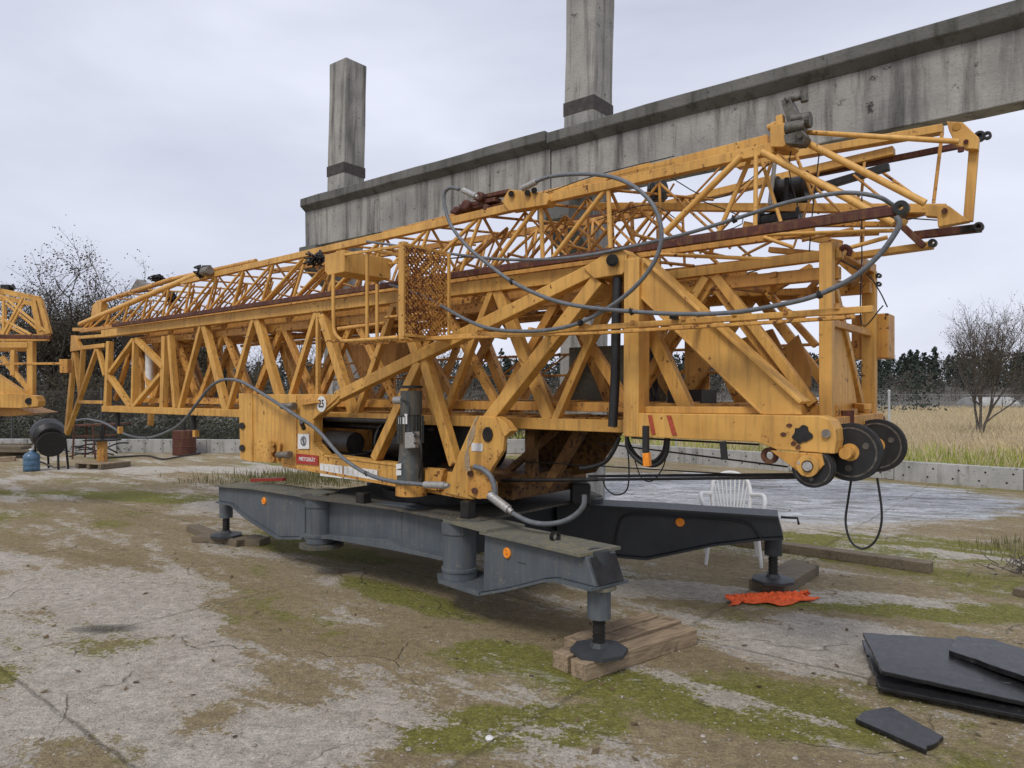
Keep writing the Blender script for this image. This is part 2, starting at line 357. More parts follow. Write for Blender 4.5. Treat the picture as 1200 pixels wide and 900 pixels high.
def far_tree(g, x, y, z, h, con, r=None):
    n = 130 if con else 150
    r = r or h*(.27 if con else .3)
    for i in range(n):
        t_ = random.random()
        if con: zz = .1+.9*t_; rr = r*(1-t_**2.2)**.8*(.8+.3*math.sin(i)); s = h*.035
        else: zz = .02+.98*t_; rr = r*math.sin(math.pi*min(1, .2+t_*.8))**.6; s = h*.021
        a = random.random()*6.283; q = rr*math.sqrt(random.random())
        leaf_card(g, Vector((x+q*math.cos(a), y+q*math.sin(a), z+h*zz)), s*random.uniform(.7, 1.7))
    g.tube(Vector((x, y, z)), Vector((x, y, z+h*.9)), h*.012, .01, 4, False)
gc = MB(); gb_ = MB()
for i in range(1700):
    y = random.uniform(78, 240); x = random.uniform(-1.02, 1.0)*y*.95+random.uniform(-6, 6)
    con = random.random() < (.8 if x > 25 else .55) if y > 120 else random.random() < .12
    h = random.uniform(6, 8.4)*(1 if y > 120 else .5)*(1 if x > -20 else .9)
    far_tree(gc if con else gb_, x, y, hill_h(x, y)-.2, h, con)
tag(gc.build('conifer_wood', M['leaf_conifer']), 'dark conifer wood covering the far hill behind the meadow', 'wood', kind='stuff')
tag(gb_.build('bare_wood', M['leaf_bare']), 'brownish grey leafless wood along the foot of the far hill', 'wood', kind='stuff')
# meadow grass
gd, gg = MB(), MB()
def blade(g, p, h, w):
    a = random.random()*6.283; l = Vector((math.cos(a), math.sin(a), 0)); s_ = Vector((-l.y, l.x, 0))*w
    k = random.uniform(.1, .5)*h
    g.add([p-s_, p+s_, p+l*k*.4+Z*h*.6+s_*.7, p+l*k+Z*h, p+l*k*.4+Z*h*.6-s_*.7], [(0, 1, 2, 3, 4)])
for i in range(52000):
    t_ = random.random(); y = 9+ (t_**1.6)*52; x = random.uniform(-.35, 1.05)*y
    p = Vector((x, y, 0))
    q = WL[1]; dd = (WL[2]-WL[1]).normalized(); nn = Vector((-dd.y, dd.x, 0)); nn = nn if nn.y > 0 else -nn
    s_ = (p-WL[1]).dot(nn)
    if x > 1.5 and s_ < .5: continue
    if x <= 1.5 and y < 19.4: continue
    green = s_ < 5.0+1.5*math.sin(x*.7) and random.random() < .85
    sc = random.uniform(.5, 1.1)*(1+y*.012)
    blade(gg if green else gd, p, (.34 if green else .36)*sc, .006*(1+y*.05))
tag(gd.build('dry_grass', M['grass_dry']), 'tall straw coloured dry grass in the meadow', 'grass', kind='stuff')
tag(gg.build('green_grass', M['grass_green']), 'yellowish green grass behind the low wall', 'grass', kind='stuff')
# ------------------------------------------------------------------ trees
def grow(g, tips, p, d, l, r, lev, spread=.55, up=.12, kids=3, seg=3):
    pts = [p]
    for i in range(seg):
        d = (d+Vector((random.gauss(0, .13), random.gauss(0, .13), random.gauss(0, .08)+up*.3))).normalized(); p = p+d*l/seg; pts.append(p)
    g.path(pts, r, 5 if lev > 2 else 3, 1, r*.62)
    tips += pts[1:]
    if lev == 0: return
    for i in range(kids+random.randint(0, 1)):
        k = random.randint(1, seg); q = pts[k]
        nd = (d+Vector((random.gauss(0, spread), random.gauss(0, spread), random.gauss(0, spread*.6)+up))).normalized()
        grow(g, tips, q, nd, l*random.uniform(.62, .85), r*.58, lev-1, spread, up, kids, seg)
def tree(name, loc, h, label, cat, stems=1, lev=4, leaves=0, ls=.05, lm='leaf_dark', spread=.55, kids=3, group=None, lean=.15, bark='bark', r0=None, scat=.25):
    t_ = thing(name, loc, label, cat, group); g = MB(); tips = []; loc = Vector(loc)
    for s in range(stems):
        a = random.random()*6.28; d = Vector((math.cos(a)*lean, math.sin(a)*lean, 1)).normalized()
        grow(g, tips, loc+Vector((math.cos(a), math.sin(a), 0))*.05*(stems > 1), d, h*.34, r0 or h*.014, lev, spread, .16, kids)
    g.build('trunk', M[bark], t_)
    if leaves:
        l = MB(); hi = [p for p in tips if p.z > loc.z+h*.12]
        for i in range(leaves):
            p = random.choice(hi); leaf_card(l, p+Vector((random.gauss(0, scat), random.gauss(0, scat), random.gauss(0, scat))), ls*random.uniform(.6, 1.3))
        l.build('crown', M[lm], t_)
    return t_
tree('bare_tree', (16.1, 24.5, 0), 5.0, 'small bare tree with several thin stems beyond the low wall at right', 'tree', 4, 5, 2200, .026, 'leaf_brown', .45, 3, lean=.26, bark='bark', r0=.05, scat=.12)
for i, (x, y, h, lb) in enumerate((
    (-15.8, 26, 6.7, 'tall dark tree with fine twigs above the left end of the main crane'),
    (-18.3, 27.5, 6.6, 'dark twiggy tree behind the cropped crane at the left edge'),
    (-12.6, 28, 4.2, 'lower dark tree just behind the far end of the crane tower'))):
    tree('leafy_tree', (x, y, 0), h, lb, 'tree', 4, 5, 26000, .036, 'leaf_dark', .6, 3, 'dark trees beyond the left fence', lean=.3, scat=.16)
ORD = ['first', 'second', 'third', 'fourth', 'fifth', 'sixth', 'seventh', 'eighth', 'ninth', 'tenth', 'eleventh', 'twelfth', 'thirteenth', 'fourteenth']
g = MB(); g.add([(-40, 19.6, .010), (-1.5, 19.5, .010), (-6, 76, .010), (-110, 76, .010)], [(0, 1, 2, 3)])
tag(g.build('hedge_soil', plain('dark_leaf_litter', (.06, .055, .03), .95, .5, 6)), kind='structure')
und = MB()
for i in range(52000):
    x = random.uniform(-31, 1); y = random.uniform(20.2, 27); leaf_card(und, Vector((x, y, abs(random.gauss(0, .55))*(1+.4*math.sin(x*1.7)))), random.uniform(.02, .055))
tag(und.build('undergrowth', leafmat('undergrowth_leaves', (.035, .04, .022), (.06, .06, .032))), 'dark tangled undergrowth along the foot of the hedge behind the fence', 'undergrowth', kind='stuff')
for i in range(14):
    x = -24+i*2.1; y = 23.5+(i*7 % 5)*.6
    tree('shrub', (x, y, 0), random.uniform(2.6, 3.5) if x < -8 else random.uniform(1.6, 2.6), ORD[i]+' dark tangled shrub from the left in the hedge behind the wire fence', 'shrub', 6, 3, 5200 if x < -8 else 2600, .036, 'leaf_dark', .7, 3,
         'tangled shrubs behind the fence', lean=.5, r0=.03, scat=.25)
for i, (x, y, h, lb) in enumerate(((-8.5, 33, 5.2, 'bare tree glimpsed through the crane lattice near the 25 sign'), (-3.5, 36, 5.6, 'bare tree glimpsed through the lattice behind the mesh cage'),
                                  (-13.5, 37, 6, 'bare tree glimpsed through the lattice over the grey hose'))):
    tree('bare_tree', (x, y, 0), h, lb, 'tree', 3, 4, 500, .05, 'leaf_brown', .6, 3, 'bare trees seen through the lattice', lean=.3, bark='bark', r0=.06)
for i, (x, y, s) in enumerate(((25, 48, 1.0), (28.5, 50, 1.3), (22.5, 47, .8))):
    t_ = thing('conifer_bush', (x, y, 0), ('round dark conifer bush left of the bare tree', 'largest dark conifer bush behind the meadow grass', 'smallest dark conifer bush nearest the crane wheels')[i], 'bush', 'conifer bushes at the meadow edge')
    l = MB(); far_tree(l, x, y, 0, 2.6*s, True, 1.3*s); far_tree(l, x, y, 0, 2.3*s, True, 1.5*s); l.build('crown', M['leaf_conifer'], t_)
# ------------------------------------------------------------------ barrier wall of concrete blocks
ORD_ = ['first', 'second', 'third', 'fourth', 'fifth', 'sixth', 'seventh', 'eighth', 'ninth', 'tenth', 'eleventh', 'twelfth', 'thirteenth', 'fourteenth']
def block_mesh(l):
    g = MB(); g.prism([Vector((0, 0, 0)), Vector((l, 0, 0)), Vector((l, 0, .36)), Vector((0, 0, .36))], (0, .16, 0)); return g
def place_blocks(p, q, n, names):
    d = q-p; ln = d.length/n; e = d.normalized(); ang = math.atan2(e.y, e.x); base = None
    for i in range(n):
        if base is None:
            g = block_mesh(ln-.012); o = g.build('barrier_block', M['conc_pale'], bevel=.008); base = o
            h = MB()
            for k in range(5):
                for zz in (.11, .26):
                    h.tube(Vector((ln*(k+.5)/5+(.05 if zz > .2 else -.04), -.004, zz)), Vector((ln*(k+.5)/5+(.05 if zz > .2 else -.04), .03, zz)), .017, n=8)
            hh = h.build('form_hole', M['black_steel']); hh.parent = base; hh.location = (0, 0, 0)
        else: o = copy_tree(base)
        o.location = p+e*ln*i+Vector((0, 0, .0)); o.rotation_euler = (R(random.uniform(-.6, .6)), 0, ang+R(random.uniform(-.5, .5)))
        o.location.z += random.uniform(-.012, .008)
        tag(o, names % ORD_[i], 'concrete block', 'concrete blocks of the low barrier wall')
place_blocks(WL[0], WL[1], 14, '%s pale concrete block from the left in the far straight wall run')
place_blocks(WL[1], WL[2], 5, '%s block after the corner in the holed wall run nearing the camera')
place_blocks(WL[2], WL[3], 4, '%s block of the wall end at the right picture edge')
# fences
def fence(pts, hgt, mat, label, wires=True, sp=2.4, offs=(.1, .45, 0)):
    p0 = Vector(pts[0])+Vector(offs); t_ = thing('wire_fence', p0, label, 'fence'); w = MB()
    for a_, b_ in zip(pts, pts[1:]):
        a_ = Vector(a_)+Vector(offs); b_ = Vector(b_)+Vector(offs); L_ = (b_-a_).length; n = max(1, round(L_/sp)); e = (b_-a_).normalized()
        for i in range(n):
            p = a_+e*L_*i/n; g = MB(); g.tube(p, p+Z*hgt, .025, n=8); g.lathe(p+Z*hgt, Z, [(0, .03), (.02, .03), (.035, .012)], 8); g.build('post', mat, t_)
        for zz in (.15, hgt*.5, hgt-.06): w.tube(a_+Z*zz, b_+Z*zz, .0022, n=4, cap=False)
        if wires:
            s = .075; k = int((L_+hgt)/s)
            for i in range(k):
                for sg in (1, -1):
                    x0 = i*s-(hgt if sg > 0 else 0); x1 = x0+hgt; z0, z1 = (.05, hgt-.05) if sg > 0 else (hgt-.05, .05)
                    if x0 < 0 or x1 > L_: continue
                    w.tube(a_+e*x0+Z*z0, a_+e*x1+Z*z1, .0011, n=3, cap=False)
    w.build('wire_netting', M['fencewire'], t_); return t_
M['fencewire'] = plain('galvanised_wire', (.3, .3, .3), .5, .2, 10, .5)
M['post_dark'] = plain('dark_fence_post', (.06, .065, .06), .6, .3); M['post_pale'] = plain('galvanised_post', (.48, .48, .47), .5, .2, 8, .3)
fence([WL[1]+Vector((.7, -.2, 0)), WL[2]+Vector((.5, 0, 0)), WL[3]+Vector((.5, 0, 0))], 1.62, M['post_pale'], 'wire mesh fence with pale steel posts behind the right hand wall', sp=2.42)
fence([WL[0]+Vector((0, .6, 0)), WL[1]+Vector((-.4, .7, 0))], 1.7, M['post_dark'], 'dark wire mesh fence running behind the far straight wall', sp=2.5)

# ------------------------------------------------------------------ ruined concrete frame
VC = 8.9
def column(px, w, ztop, label, band=True, corb=True, lean=0.02):
    xr = (px-600)/F; Y = VC/(N.y+N.x*xr); u = Y*(A.y+A.x*xr)
    base = W(u, VC, 0); t_ = thing('concrete_column', base, label, 'column', 'columns of the ruined concrete frame')
    g = MB(); n = 14; hv = w/2; vs = []; s_ = []
    for k in range(n+1):
        z = ztop*k/n; o = Vector((lean*z, 0, z))
        for a_, b_ in ((-1, -1), (1, -1), (1, 1), (-1, 1)):
            vs.append(base+o+A*a_*hv+N*b_*hv+Vector((random.uniform(-1, 1), random.uniform(-1, 1), 0))*.006)
    g.add(vs, [(k*4+i, k*4+(i+1) % 4, (k+1)*4+(i+1) % 4, (k+1)*4+i) for k in range(n) for i in range(4)]+[(0, 3, 2, 1), tuple(n*4+i for i in range(4))])
    g.build('shaft', M['conc'], t_, bevel=.02)
    if band:
        g = MB(); z0 = band; e = .009; o = base+Vector((lean*z0, 0, z0))
        g.prism([o+A*a_*(hv+e)+N*b_*(hv+e) for a_, b_ in ((-1, -1), (1, -1), (1, 1), (-1, 1))], Z*.2); g.build('steel_band', M['rust_dark'], t_)
    if corb:
        g = MB(); o = base+Vector((lean*corb, 0, corb))-N*hv
        prof = [(0, 0), (0, -.75), (-.0, -.75), (-.62, -.38), (-.62, 0)]
        g.prism([o+A*.27+N*a_+Z*b_ for a_, b_ in ((0.02, 0), (.02, -.8), (-.62, -.35), (-.62, 0))], A*-.54); g.build('corbel', M['conc_dark'], t_, bevel=.015)
    return u
M['rust_dark'] = plain('dark_steel_band', (.055, .045, .042), .8, .4)
u1 = column(681, .52, 8.6, 'taller looking concrete column rising beside the beam joint', 5.70, 4.37, .019)
u2 = column(399, .52, 8.15, 'shorter looking freestanding concrete column at the left end of the beams', 5.9, 4.40, .019)
u3 = u1-(u2-u1)
g0 = W(u3, VC, 0)
# crane beams: web with a wider top flange, lying on the corbels in front of the columns
def beam(ua, ub, z0, label, z1=None):
    vb = VC-.26-.33; z1 = z0 if z1 is None else z1
    t_ = thing('concrete_beam', W(ua, vb, z0), label, 'concrete beam', 'crane beams of the ruined frame')
    n = max(6, int(abs(ub-ua)/.5))
    def strip(name, prof, mat, bev):
        g = MB(); m_ = len(prof); vs = []
        for i in range(n+1):
            u = ua+(ub-ua)*i/n; zz = z0+(z1-z0)*i/n
            vs += [W(u+random.uniform(-.006, .006)*(0 < i < n), vb+a_+random.uniform(-.006, .006), zz+b_+random.uniform(-.007, .007)) for a_, b_ in prof]
        g.add(vs, [(i*m_+j, i*m_+(j+1) % m_, (i+1)*m_+(j+1) % m_, (i+1)*m_+j) for i in range(n) for j in range(m_)]+[tuple(range(m_))[::-1], tuple(range(n*m_, n*m_+m_))])
        g.build(name, mat, t_, bevel=bev)
    strip('web', [(-.13, 0), (.13, 0), (.13, .83), (-.13, .83)], M['conc'], .01)
    strip('top_flange', [(-.13, .68), (-.25, .78), (-.25, .92), (.25, .92), (.25, .78), (.13, .68)], M['conc_dark'], .012)
beam(5.912, 11.75, 4.37, 'left hand concrete crane beam ending beyond the shorter column', 4.40)
beam(5.888, -2.8, 4.33, 'right hand concrete crane beam running out of the picture at top right', 4.33)

# ------------------------------------------------------------------ THE MAIN CRANE
CR = thing('tower_crane', W(4.37, 4.58, 0), 'yellow self erecting lattice tower crane folded flat on a grey outrigger base, filling the yard', 'crane')
def part(g, name, mat, parent=None, bevel=.004, label=None, smooth=False): return g.build(name, M[mat], parent or CR, bevel=bevel, label=label, smooth=smooth)
YL, YO, YI, YP = 'yellow', 'yellow_old_shade', 'yellow_inner_shade', 'yellow_pale'
# ---- outer mast section
T0, T1 = 4.0, 5.03; ZT, ZB = 2.40, 1.38
for v in (T0, T1-.1):
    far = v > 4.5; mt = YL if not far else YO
    part(MB().bar(W(10.42, v, ZT), W(2.15, v, ZT), .095, .1), 'top_chord', mt)
    part(MB().bar(W(10.42, v, ZB), W(1.9, v, ZB), .08, .1), 'bottom_chord', mt)
    g = MB(); h = MB()
    for k in range(6):
        ut = 7.75-1.08*k; ub = ut+.54; ub2 = ut-.54
        w1, w2 = .05, .085
        g.bar(W(ut+.02, v+.012, ZT-.04), W(ub-.02, v+.012, ZB+.03), w1, .06); g.bar(W(ut-.03, v+.012, ZT-.04), W(ub2+.04, v+.012, ZB+.03), w2, .07)
        if k == 2: g.bar(W(5.59, v+.015, ZT-.04), W(5.59, v+.015, ZB+.03), .035, .04)
    part(g, 'lattice_brace', mt)
    g = MB()
    if not far:
        for a_, b_, w in (((125.5, 400), (122, 480), .09), ((190, 394), (187.5, 479), .085), ((155.5, 400), (153.5, 477), .05),
                          ((153.5, 398), (126, 436), .05), ((157.5, 398), (189, 430), .06), ((125, 440.5), (150, 477), .06), ((186, 439), (154, 477), .05),
                          ((196, 393), (203, 478), .065)):
            g.bar(V(*a_, v+.008), V(*b_, v+.008), w, .07)
        part(g, 'end_bay_frame', mt)
        g = MB()
        for a_, b_, w in (((84, 412), (75, 508), .08), ((111, 409), (76, 509), .05), ((112, 409), (120, 440), .05), ((94.5, 409), (91, 470), .055),
                          ((85, 413), (91, 461), .05), ((82, 409), (121.5, 404.5), .055), ((90, 471), (119, 471.5), .045), ((90, 395.5), (123, 393), .04)):
            g.bar(V(*a_, v+.01), V(*b_, v+.01), w, .06)
        g.prism([V(83, 393, v), V(87, 393, v), V(94, 410, v), V(82, 412, v)], N*.06)
        part(g, 'head_frame', mt)
    else:
        for u in (10.35, 9.85, 9.3, 8.8): g.bar(W(u, v, ZT), W(u, v, ZB), .07, .06)
        g.bar(W(10.35, v, ZT), W(9.3, v, ZB), .05); g.bar(W(9.3, v, ZT), W(8.3, v, ZB), .05)
        g.bar(W(10.95, v, ZT-.2), W(11.1, v, 1.1), .07); g.bar(W(10.4, v, ZT-.2), W(10.95, v, ZT-.2), .05)
        part(g, 'end_bay_frame', mt)
g = MB()
for z, w in ((ZT-.03, .035), (ZB, .035)):
    g = MB()
    for k in range(13):
        u = 10.2-.64*k
        g.bar(W(u, T0+.1, z), W(u, T1-.1, z), w, .04, side=Z); g.bar(W(u, T0+.1, z+.003), W(u-.62, T1-.1, z+.003), w*.8, .03, side=Z)
    part(g, 'cross_brace', YO)
# ---- inner telescoping mast
I0, I1 = 4.13, 4.86; zt, zb = 2.26, 1.50
for v in (I0, I1):
    part(MB().bar(W(9.6, v, zt-.0), W(1.05, v, zt), .07, .07), 'inner_chord', YO); part(MB().bar(W(9.6, v, zb), W(1.05, v, zb), .065, .07), 'inner_chord', YO)
    g = MB()
    for k in range(8):
        u = 1.78+1.145*k
        g.bar(W(u-.02, v+.01, zt), W(u-.57, v+.01, zb), .065, .05); g.bar(W(u+.02, v+.01, zt), W(u+.57, v+.01, zb), .065, .05)
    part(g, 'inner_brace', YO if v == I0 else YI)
g = MB()
for z in (zt, zb):
    g = MB()
    for k in range(17): u = 9.4-.5*k; g.bar(W(u, I0, z), W(u-.25, I1, z), .04, .03, side=Z); g.bar(W(u-.25, I1, z+.002), W(u-.5, I0, z+.002), .035, .03, side=Z)
    part(g, 'inner_lacing', YI)
# exposed lower end of the mast at the right
def trace(lst, v, mt, name, d=.05, tube=False, parent=None):
    for it in lst:
        a_, b_, w = it[:3]; va = it[3] if len(it) > 3 else v; vb = it[4] if len(it) > 4 else va
        g = MB()
        if tube: g.tube(V(*a_, va), V(*b_, vb), w/2, n=12)
        else: g.bar(V(*a_, va), V(*b_, vb), w, d)
        part(g, name, mt, parent, bevel=0 if tube else .004)
trace([((770, 324), (985, 295.5), .055, 4.08), ((826, 324), (737, 474), .05, 4.1), ((836, 322), (951, 474), .055, 4.1)], 4.1, YL, 'mast_strut', .06)
trace([((950, 312), (898, 342), .04, 4.3), ((780, 340), (890, 343), .05, 4.8), ((885, 343), (952, 341), .045, 4.8), ((985, 305), (1018, 333), .05, 4.9),
       ((898, 342), (955, 405), .04, 4.6), ((985, 300), (935, 350), .03, 4.8)], 4.4, YO, 'mast_strut', .05)
UE = 1.08
g = MB(); g.bar(W(UE, T0, 2.40), W(UE, T0, 1.44), .065, .07); part(g, 'end_post', YL)
g = MB(); g.bar(W(UE, T1-.07, 2.38), W(UE, T1-.07, 1.44), .08, .07); part(g, 'end_post', YL)
g = MB(); g.prism([W(UE+.01, T0+.07, 2.38), W(UE+.01, T0+.2, 2.38), W(UE+.01, T0+.72, 1.55), W(UE+.01, T0+.75, 1.46), W(UE+.01, T0+.07, 1.46)], A*.02)
part(g, 'gusset_plate', YL)
g = MB(); g.bar(W(UE-.02, T0+.1, 2.3), W(UE-.02, T0+.84, 1.5), .05, .04, side=A); part(g, 'gusset_edge', YL)
g = MB(); g.uvbox(UE-.07, UE+.1, T0-.02, T1+.03, 1.41, 1.47); part(g, 'base_flange', YO)
g = MB(); g.tube(W(UE-.02, T1+.02, 1.42), W(UE-.02, T1+.12, 1.42), .045, n=16); g.tube(W(UE-.05, T0+.25, 1.36), W(UE-.05, T0+.25, 1.5), .035, n=12); part(g, 'hinge_pin', 'rust', bevel=0)
g = MB(); g.uvbox(.98, 1.2, T1+.02, T1+.22, 1.82, 2.11); part(g, 'junction_box', YO, bevel=.008)
g = MB(); g.bar(W(UE, T0+.05, 2.36), W(UE, T1, 2.36), .07, .06, side=Z); g.bar(W(UE, T0+.05, 1.95), W(UE, T1, 1.95), .04, .04, side=Z); part(g, 'end_crossbar', YO)
# plates seen inside the mast
g = MB(); g.prism([V(802, 335, 4.95), V(831, 335, 4.95), V(831, 474, 4.95), V(802, 474, 4.95)], N*.02); part(g, 'inner_plate', YI)
g = MB(); g.prism([V(858, 400, 4.98), V(905, 385, 4.98), V(948, 470, 4.98), V(930, 472, 4.98)], N*.02); part(g, 'inner_plate', YI)
g = MB(); g.prism([V(905, 418, 4.6), V(935, 392, 4.6), V(950, 430, 4.6), V(950, 455, 4.6)], N*.02); part(g, 'inner_plate', YI)
g = MB(); g.uvbox(9.25, 9.6, 4.3, 4.7, ZB+.08, ZT-.1); g.uvbox(9.9, 10.1, 4.3, 4.6, ZB+.08, ZT-.15); part(g, 'cable_duct', YO, bevel=.01)
g = MB(); g.tube(W(9.42, 4.2, ZB+.1), W(9.42, 4.2, ZT-.2), .05, n=12); part(g, 'white_pipe', 'white', bevel=0)
g = MB(); g.prism([V(405, 395, 4.5), V(465, 395, 4.5), V(462, 436, 4.5), V(420, 436, 4.5)], N*.3); part(g, 'hopper_plate', YI)
g = MB(); g.uvbox(2.5, 3.4, 4.98, 5.0, 1.5, 1.98); part(g, 'rear_panel', 'grey_top', bevel=.004)
g = MB()
for z in (1.75, 1.93): g.tube(W(7.6, 5.1, z), W(1.2, 5.1, z), .011, n=6)
for k in range(14): g.tube(W(7.4-k*.45, 5.1, 1.75), W(7.1-k*.45, 5.1, 1.93), .008, n=5)
part(g, 'rear_handrail', YO, bevel=0)
g = MB(); random.seed(3)
for i in range(9):
    x = 750+i*2.5; g.path([V(x, 405-random.random()*10, 4.5+random.random()*.2), V(x+random.uniform(-6, 6), 430, 4.5), V(x+random.uniform(-8, 8), 450, 4.6), V(x+random.uniform(-6, 10), 470, 4.6)], .012, 6)
g.uvbox(2.0, 2.25, 4.5, 4.75, 1.5, 1.62); part(g, 'cable_bundle', 'black', bevel=0)
# small clutter on the underside of the folded jib: hoist ropes and flat bars
g = MB()
for i in range(26):
    u = 2.3+random.random()*6.5; z = random.uniform(2.12, 2.45); v = random.uniform(4.2, 4.9); g.tube(W(u, v, z), W(u+random.uniform(.6, 1.6), v+random.uniform(-.15, .15), z+random.uniform(-.03, .03)), random.uniform(.006, .018), n=6)
part(g, 'jib_rope', YI, bevel=0)
g = MB()
for v in (4.22, 4.4, 4.62, 4.8): g.bar(W(9.6, v, 2.36), W(1.6, v, 2.33), .05, .04)
part(g, 'jib_flat_bar', YI)
g = MB()
for i in range(7): g.bar(W(9.8, 4.18+i*.1, 2.32), W(2.2, 4.18+i*.1, 2.30+.015*(i % 3)), .02, .03)
part(g, 'jib_guy_bar', YO)

# ---- folded jib
JV0, JV1 = 4.2, 4.95
jtop = [(220, 332), (360, 297), (400, 288), (540, 256), (643, 232.5), (720, 216), (880, 175.5), (906, 168)]
def jz(u):   # height of the jib's top chord along u, gently rising
    return 2.985+(6.0-u)*.012
part(MB().bar(W(8.6, JV0, jz(8.6)), W(1.42, JV0, jz(1.42)), .062, .06), 'jib_top_chord', YL)
part(MB().bar(W(3.4, JV0+.12, jz(3.4)+.075), W(1.5, JV0+.12, jz(1.5)+.1), .06, .06), 'jib_upper_rail', YL)
part(MB().bar(W(3.0, JV0+.125, jz(3.4)+.1), W(2.3, JV0+.125, jz(2.3)+.115), .035, .05), 'jib_upper_rail', YL)
part(MB().tube(V(94, 380, JV0+.03), V(234, 320.5, JV0+.03), .036, n=14), 'jib_nose_tube', YP, bevel=0)
part(MB().tube(W(8.2, JV0+.2, jz(8)+.05), W(4.9, JV0+.2, jz(5)+.07), .02, n=10), 'jib_pipe', YP, bevel=0)
part(MB().tube(V(115, 355, 4.6), V(203, 327, 4.6), .035, n=12).tube(V(203, 327, 4.6), V(300, 306, 4.7), .03, n=12), 'jib_nose_tube', YO, bevel=0)
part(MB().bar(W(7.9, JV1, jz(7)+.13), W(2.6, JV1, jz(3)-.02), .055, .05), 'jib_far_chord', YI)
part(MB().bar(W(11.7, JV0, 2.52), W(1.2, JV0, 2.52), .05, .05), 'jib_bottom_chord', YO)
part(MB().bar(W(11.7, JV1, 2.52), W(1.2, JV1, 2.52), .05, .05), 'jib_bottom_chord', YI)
tops = [7.78-.58*k for k in range(-6, 10)]
for v, mt, r, zo in ((JV0+.03, YP, .0155, 0), (JV1, YO, .014, 0), (4.55, YI, .013, -.05), (4.4, YO, .009, .0), (4.75, YI, .009, -.02)):
    g = MB()
    for u in tops:
        if r < .01: u -= .3
        if u > 8.1:
            if v > 4.6: v_ = 4.63
            zt_ = 3.0-(u-8.22)*.107
            g.tube(W(u, v, zt_), W(u+.2, v, 2.52), r); g.tube(W(u, v, zt_), W(min(u+.75, 11.75), v, 2.52), r); continue
        z = jz(u)+zo
        if u < 3.7:
            g.tube(W(u, v, z), W(u-.02, v, 2.52), r*1.1); g.tube(W(u, v, z), W(u+.54, v, 2.52), r*1.15)
            if v > 4.3: g.tube(W(u, v, z), W(u-.5, v, 2.52), r)
        else: g.tube(W(u, v, z), W(u+.26, v, 2.52), r); g.tube(W(u, v, z), W(u+.85, v, 2.52), r)
    part(g, 'jib_lattice', mt, bevel=0)
g = MB()
for i, u in enumerate(tops[1:]):
    if u < 8.2: g.tube(W(u, JV0+.03, jz(u)), W(u-.1, 4.58, 2.5), .012, n=8); g.tube(W(u, JV1, jz(u)), W(u-.2, 4.58, 2.5), .012, n=8)
    g.tube(W(u, JV0+.05, 2.54), W(u-.3, JV1, 2.54), .012, n=8); g.tube(W(u, 4.55, 2.75), W(u-.58, JV1-.1, 2.56), .011, n=8)
    if u > 2.4: g.tube(W(u, JV0+.03, min(jz(u), 3.0)), W(u-.45, JV1, jz(u)-.02), .011, n=8)
part(g, 'jib_cross_lacing', YI, bevel=0)
# traced diagonals of the big root bay
trace([((869, 183), (779, 273), .042), ((886, 179), (885, 268), .026), ((878, 188), (832, 297), .03, 4.3), ((890, 180), (915, 260), .022, 4.35), ((904, 190), (888, 240), .022, 4.5)], 4.21, YP, 'jib_root_tube', tube=True)
trace([((893, 178), (1047, 262), .04), ((918, 193), (1062, 262), .034, 4.32), ((943, 166), (1084, 238), .038), ((945, 155), (1124, 166), .028),
       ((900, 275), (1048, 270), .022, 4.1), ((770, 298), (905, 304), .024, 4.1), ((990, 292), (1040, 278), .024, 4.3), ((895, 278), (930, 290), .022, 4.2)], 4.2, YP, 'jib_root_tube', tube=True)
trace([((1030, 199), (1084, 238), .018, 4.8), ((1013, 190), (1010, 224), .018, 4.8), ((1104, 156), (1094, 238), .018, 4.28), ((1012, 240), (1010, 288), .025, 4.5),
       ((930, 175), (960, 250), .022, 4.6), ((985, 255), (1010, 225), .018, 4.8)], 4.6, YO, 'jib_root_rod', tube=True)
trace([((690, 241), (1108, 244), .052, 4.55)], 4.55, YL, 'jib_tie_beam', .06)
trace([((862, 192), (1104, 149), .05, 4.95), ((702, 257), (1046, 175), .055, 5.0), ((992, 300), (1092, 286), .035, 4.45)], 4.95, YL, 'jib_root_beam', .08)
trace([((870, 262), (985, 285), .04, 4.6), ((1141, 170), (1134, 259), .045, 4.5)], 4.5, YL, 'jib_end_frame', .04)
trace([((600, 272), (785, 237), .035, 5.05), ((785, 237), (1122, 170), .035, 5.05), ((1070, 275), (1150, 266), .045, 4.6), ((1050, 258), (1082, 288), .035, 4.4)], 5.05, 'rust', 'rusty_bar', .04)
for p, v, r in (((1148, 160), 5.0, .03), ((1157, 159), 5.0, .022), ((1147, 266), 4.6, .025), ((1093, 285), 4.45, .022), ((1030, 323), 5.0, .015), ((1030, 333), 5.0, .015)):
    g = MB(); q = V(*p, v); g.lathe(q-N*.02, N, [(0, r*.45), (0, r), (.04, r), (.04, r*.45)], 20, True); g.bar(q+A*r*.8, q+A*r*3.5, r*1.4, .03); part(g, 'pin_lug', 'black_steel', bevel=.002)
g = MB(); g.prism([V(*p, 4.45) for p in ((1109, 142), (1128, 143), (1147, 161), (1146, 175), (1132, 174), (1120, 170), (1112, 153))], N*.06)
g.tube(V(1121, 148, 4.44), V(1121, 148, 4.6), .02, n=12); part(g, 'gusset', YL)
g = MB(); g.prism([V(*p, 4.42) for p in ((1086, 239), (1112, 241), (1136, 259), (1099, 266), (1098, 254), (1084, 253))], N*.06); part(g, 'gusset', YL)
g = MB(); g.tube(V(1132, 166, 4.43), V(1132, 166, 4.53), .012, n=10); g.tube(V(1126, 173, 4.43), V(1126, 178, 4.43), .015, n=8); g.tube(V(1107, 247, 4.4), V(1107, 247, 4.5), .015, n=10); part(g, 'bolt', 'rust', bevel=0)
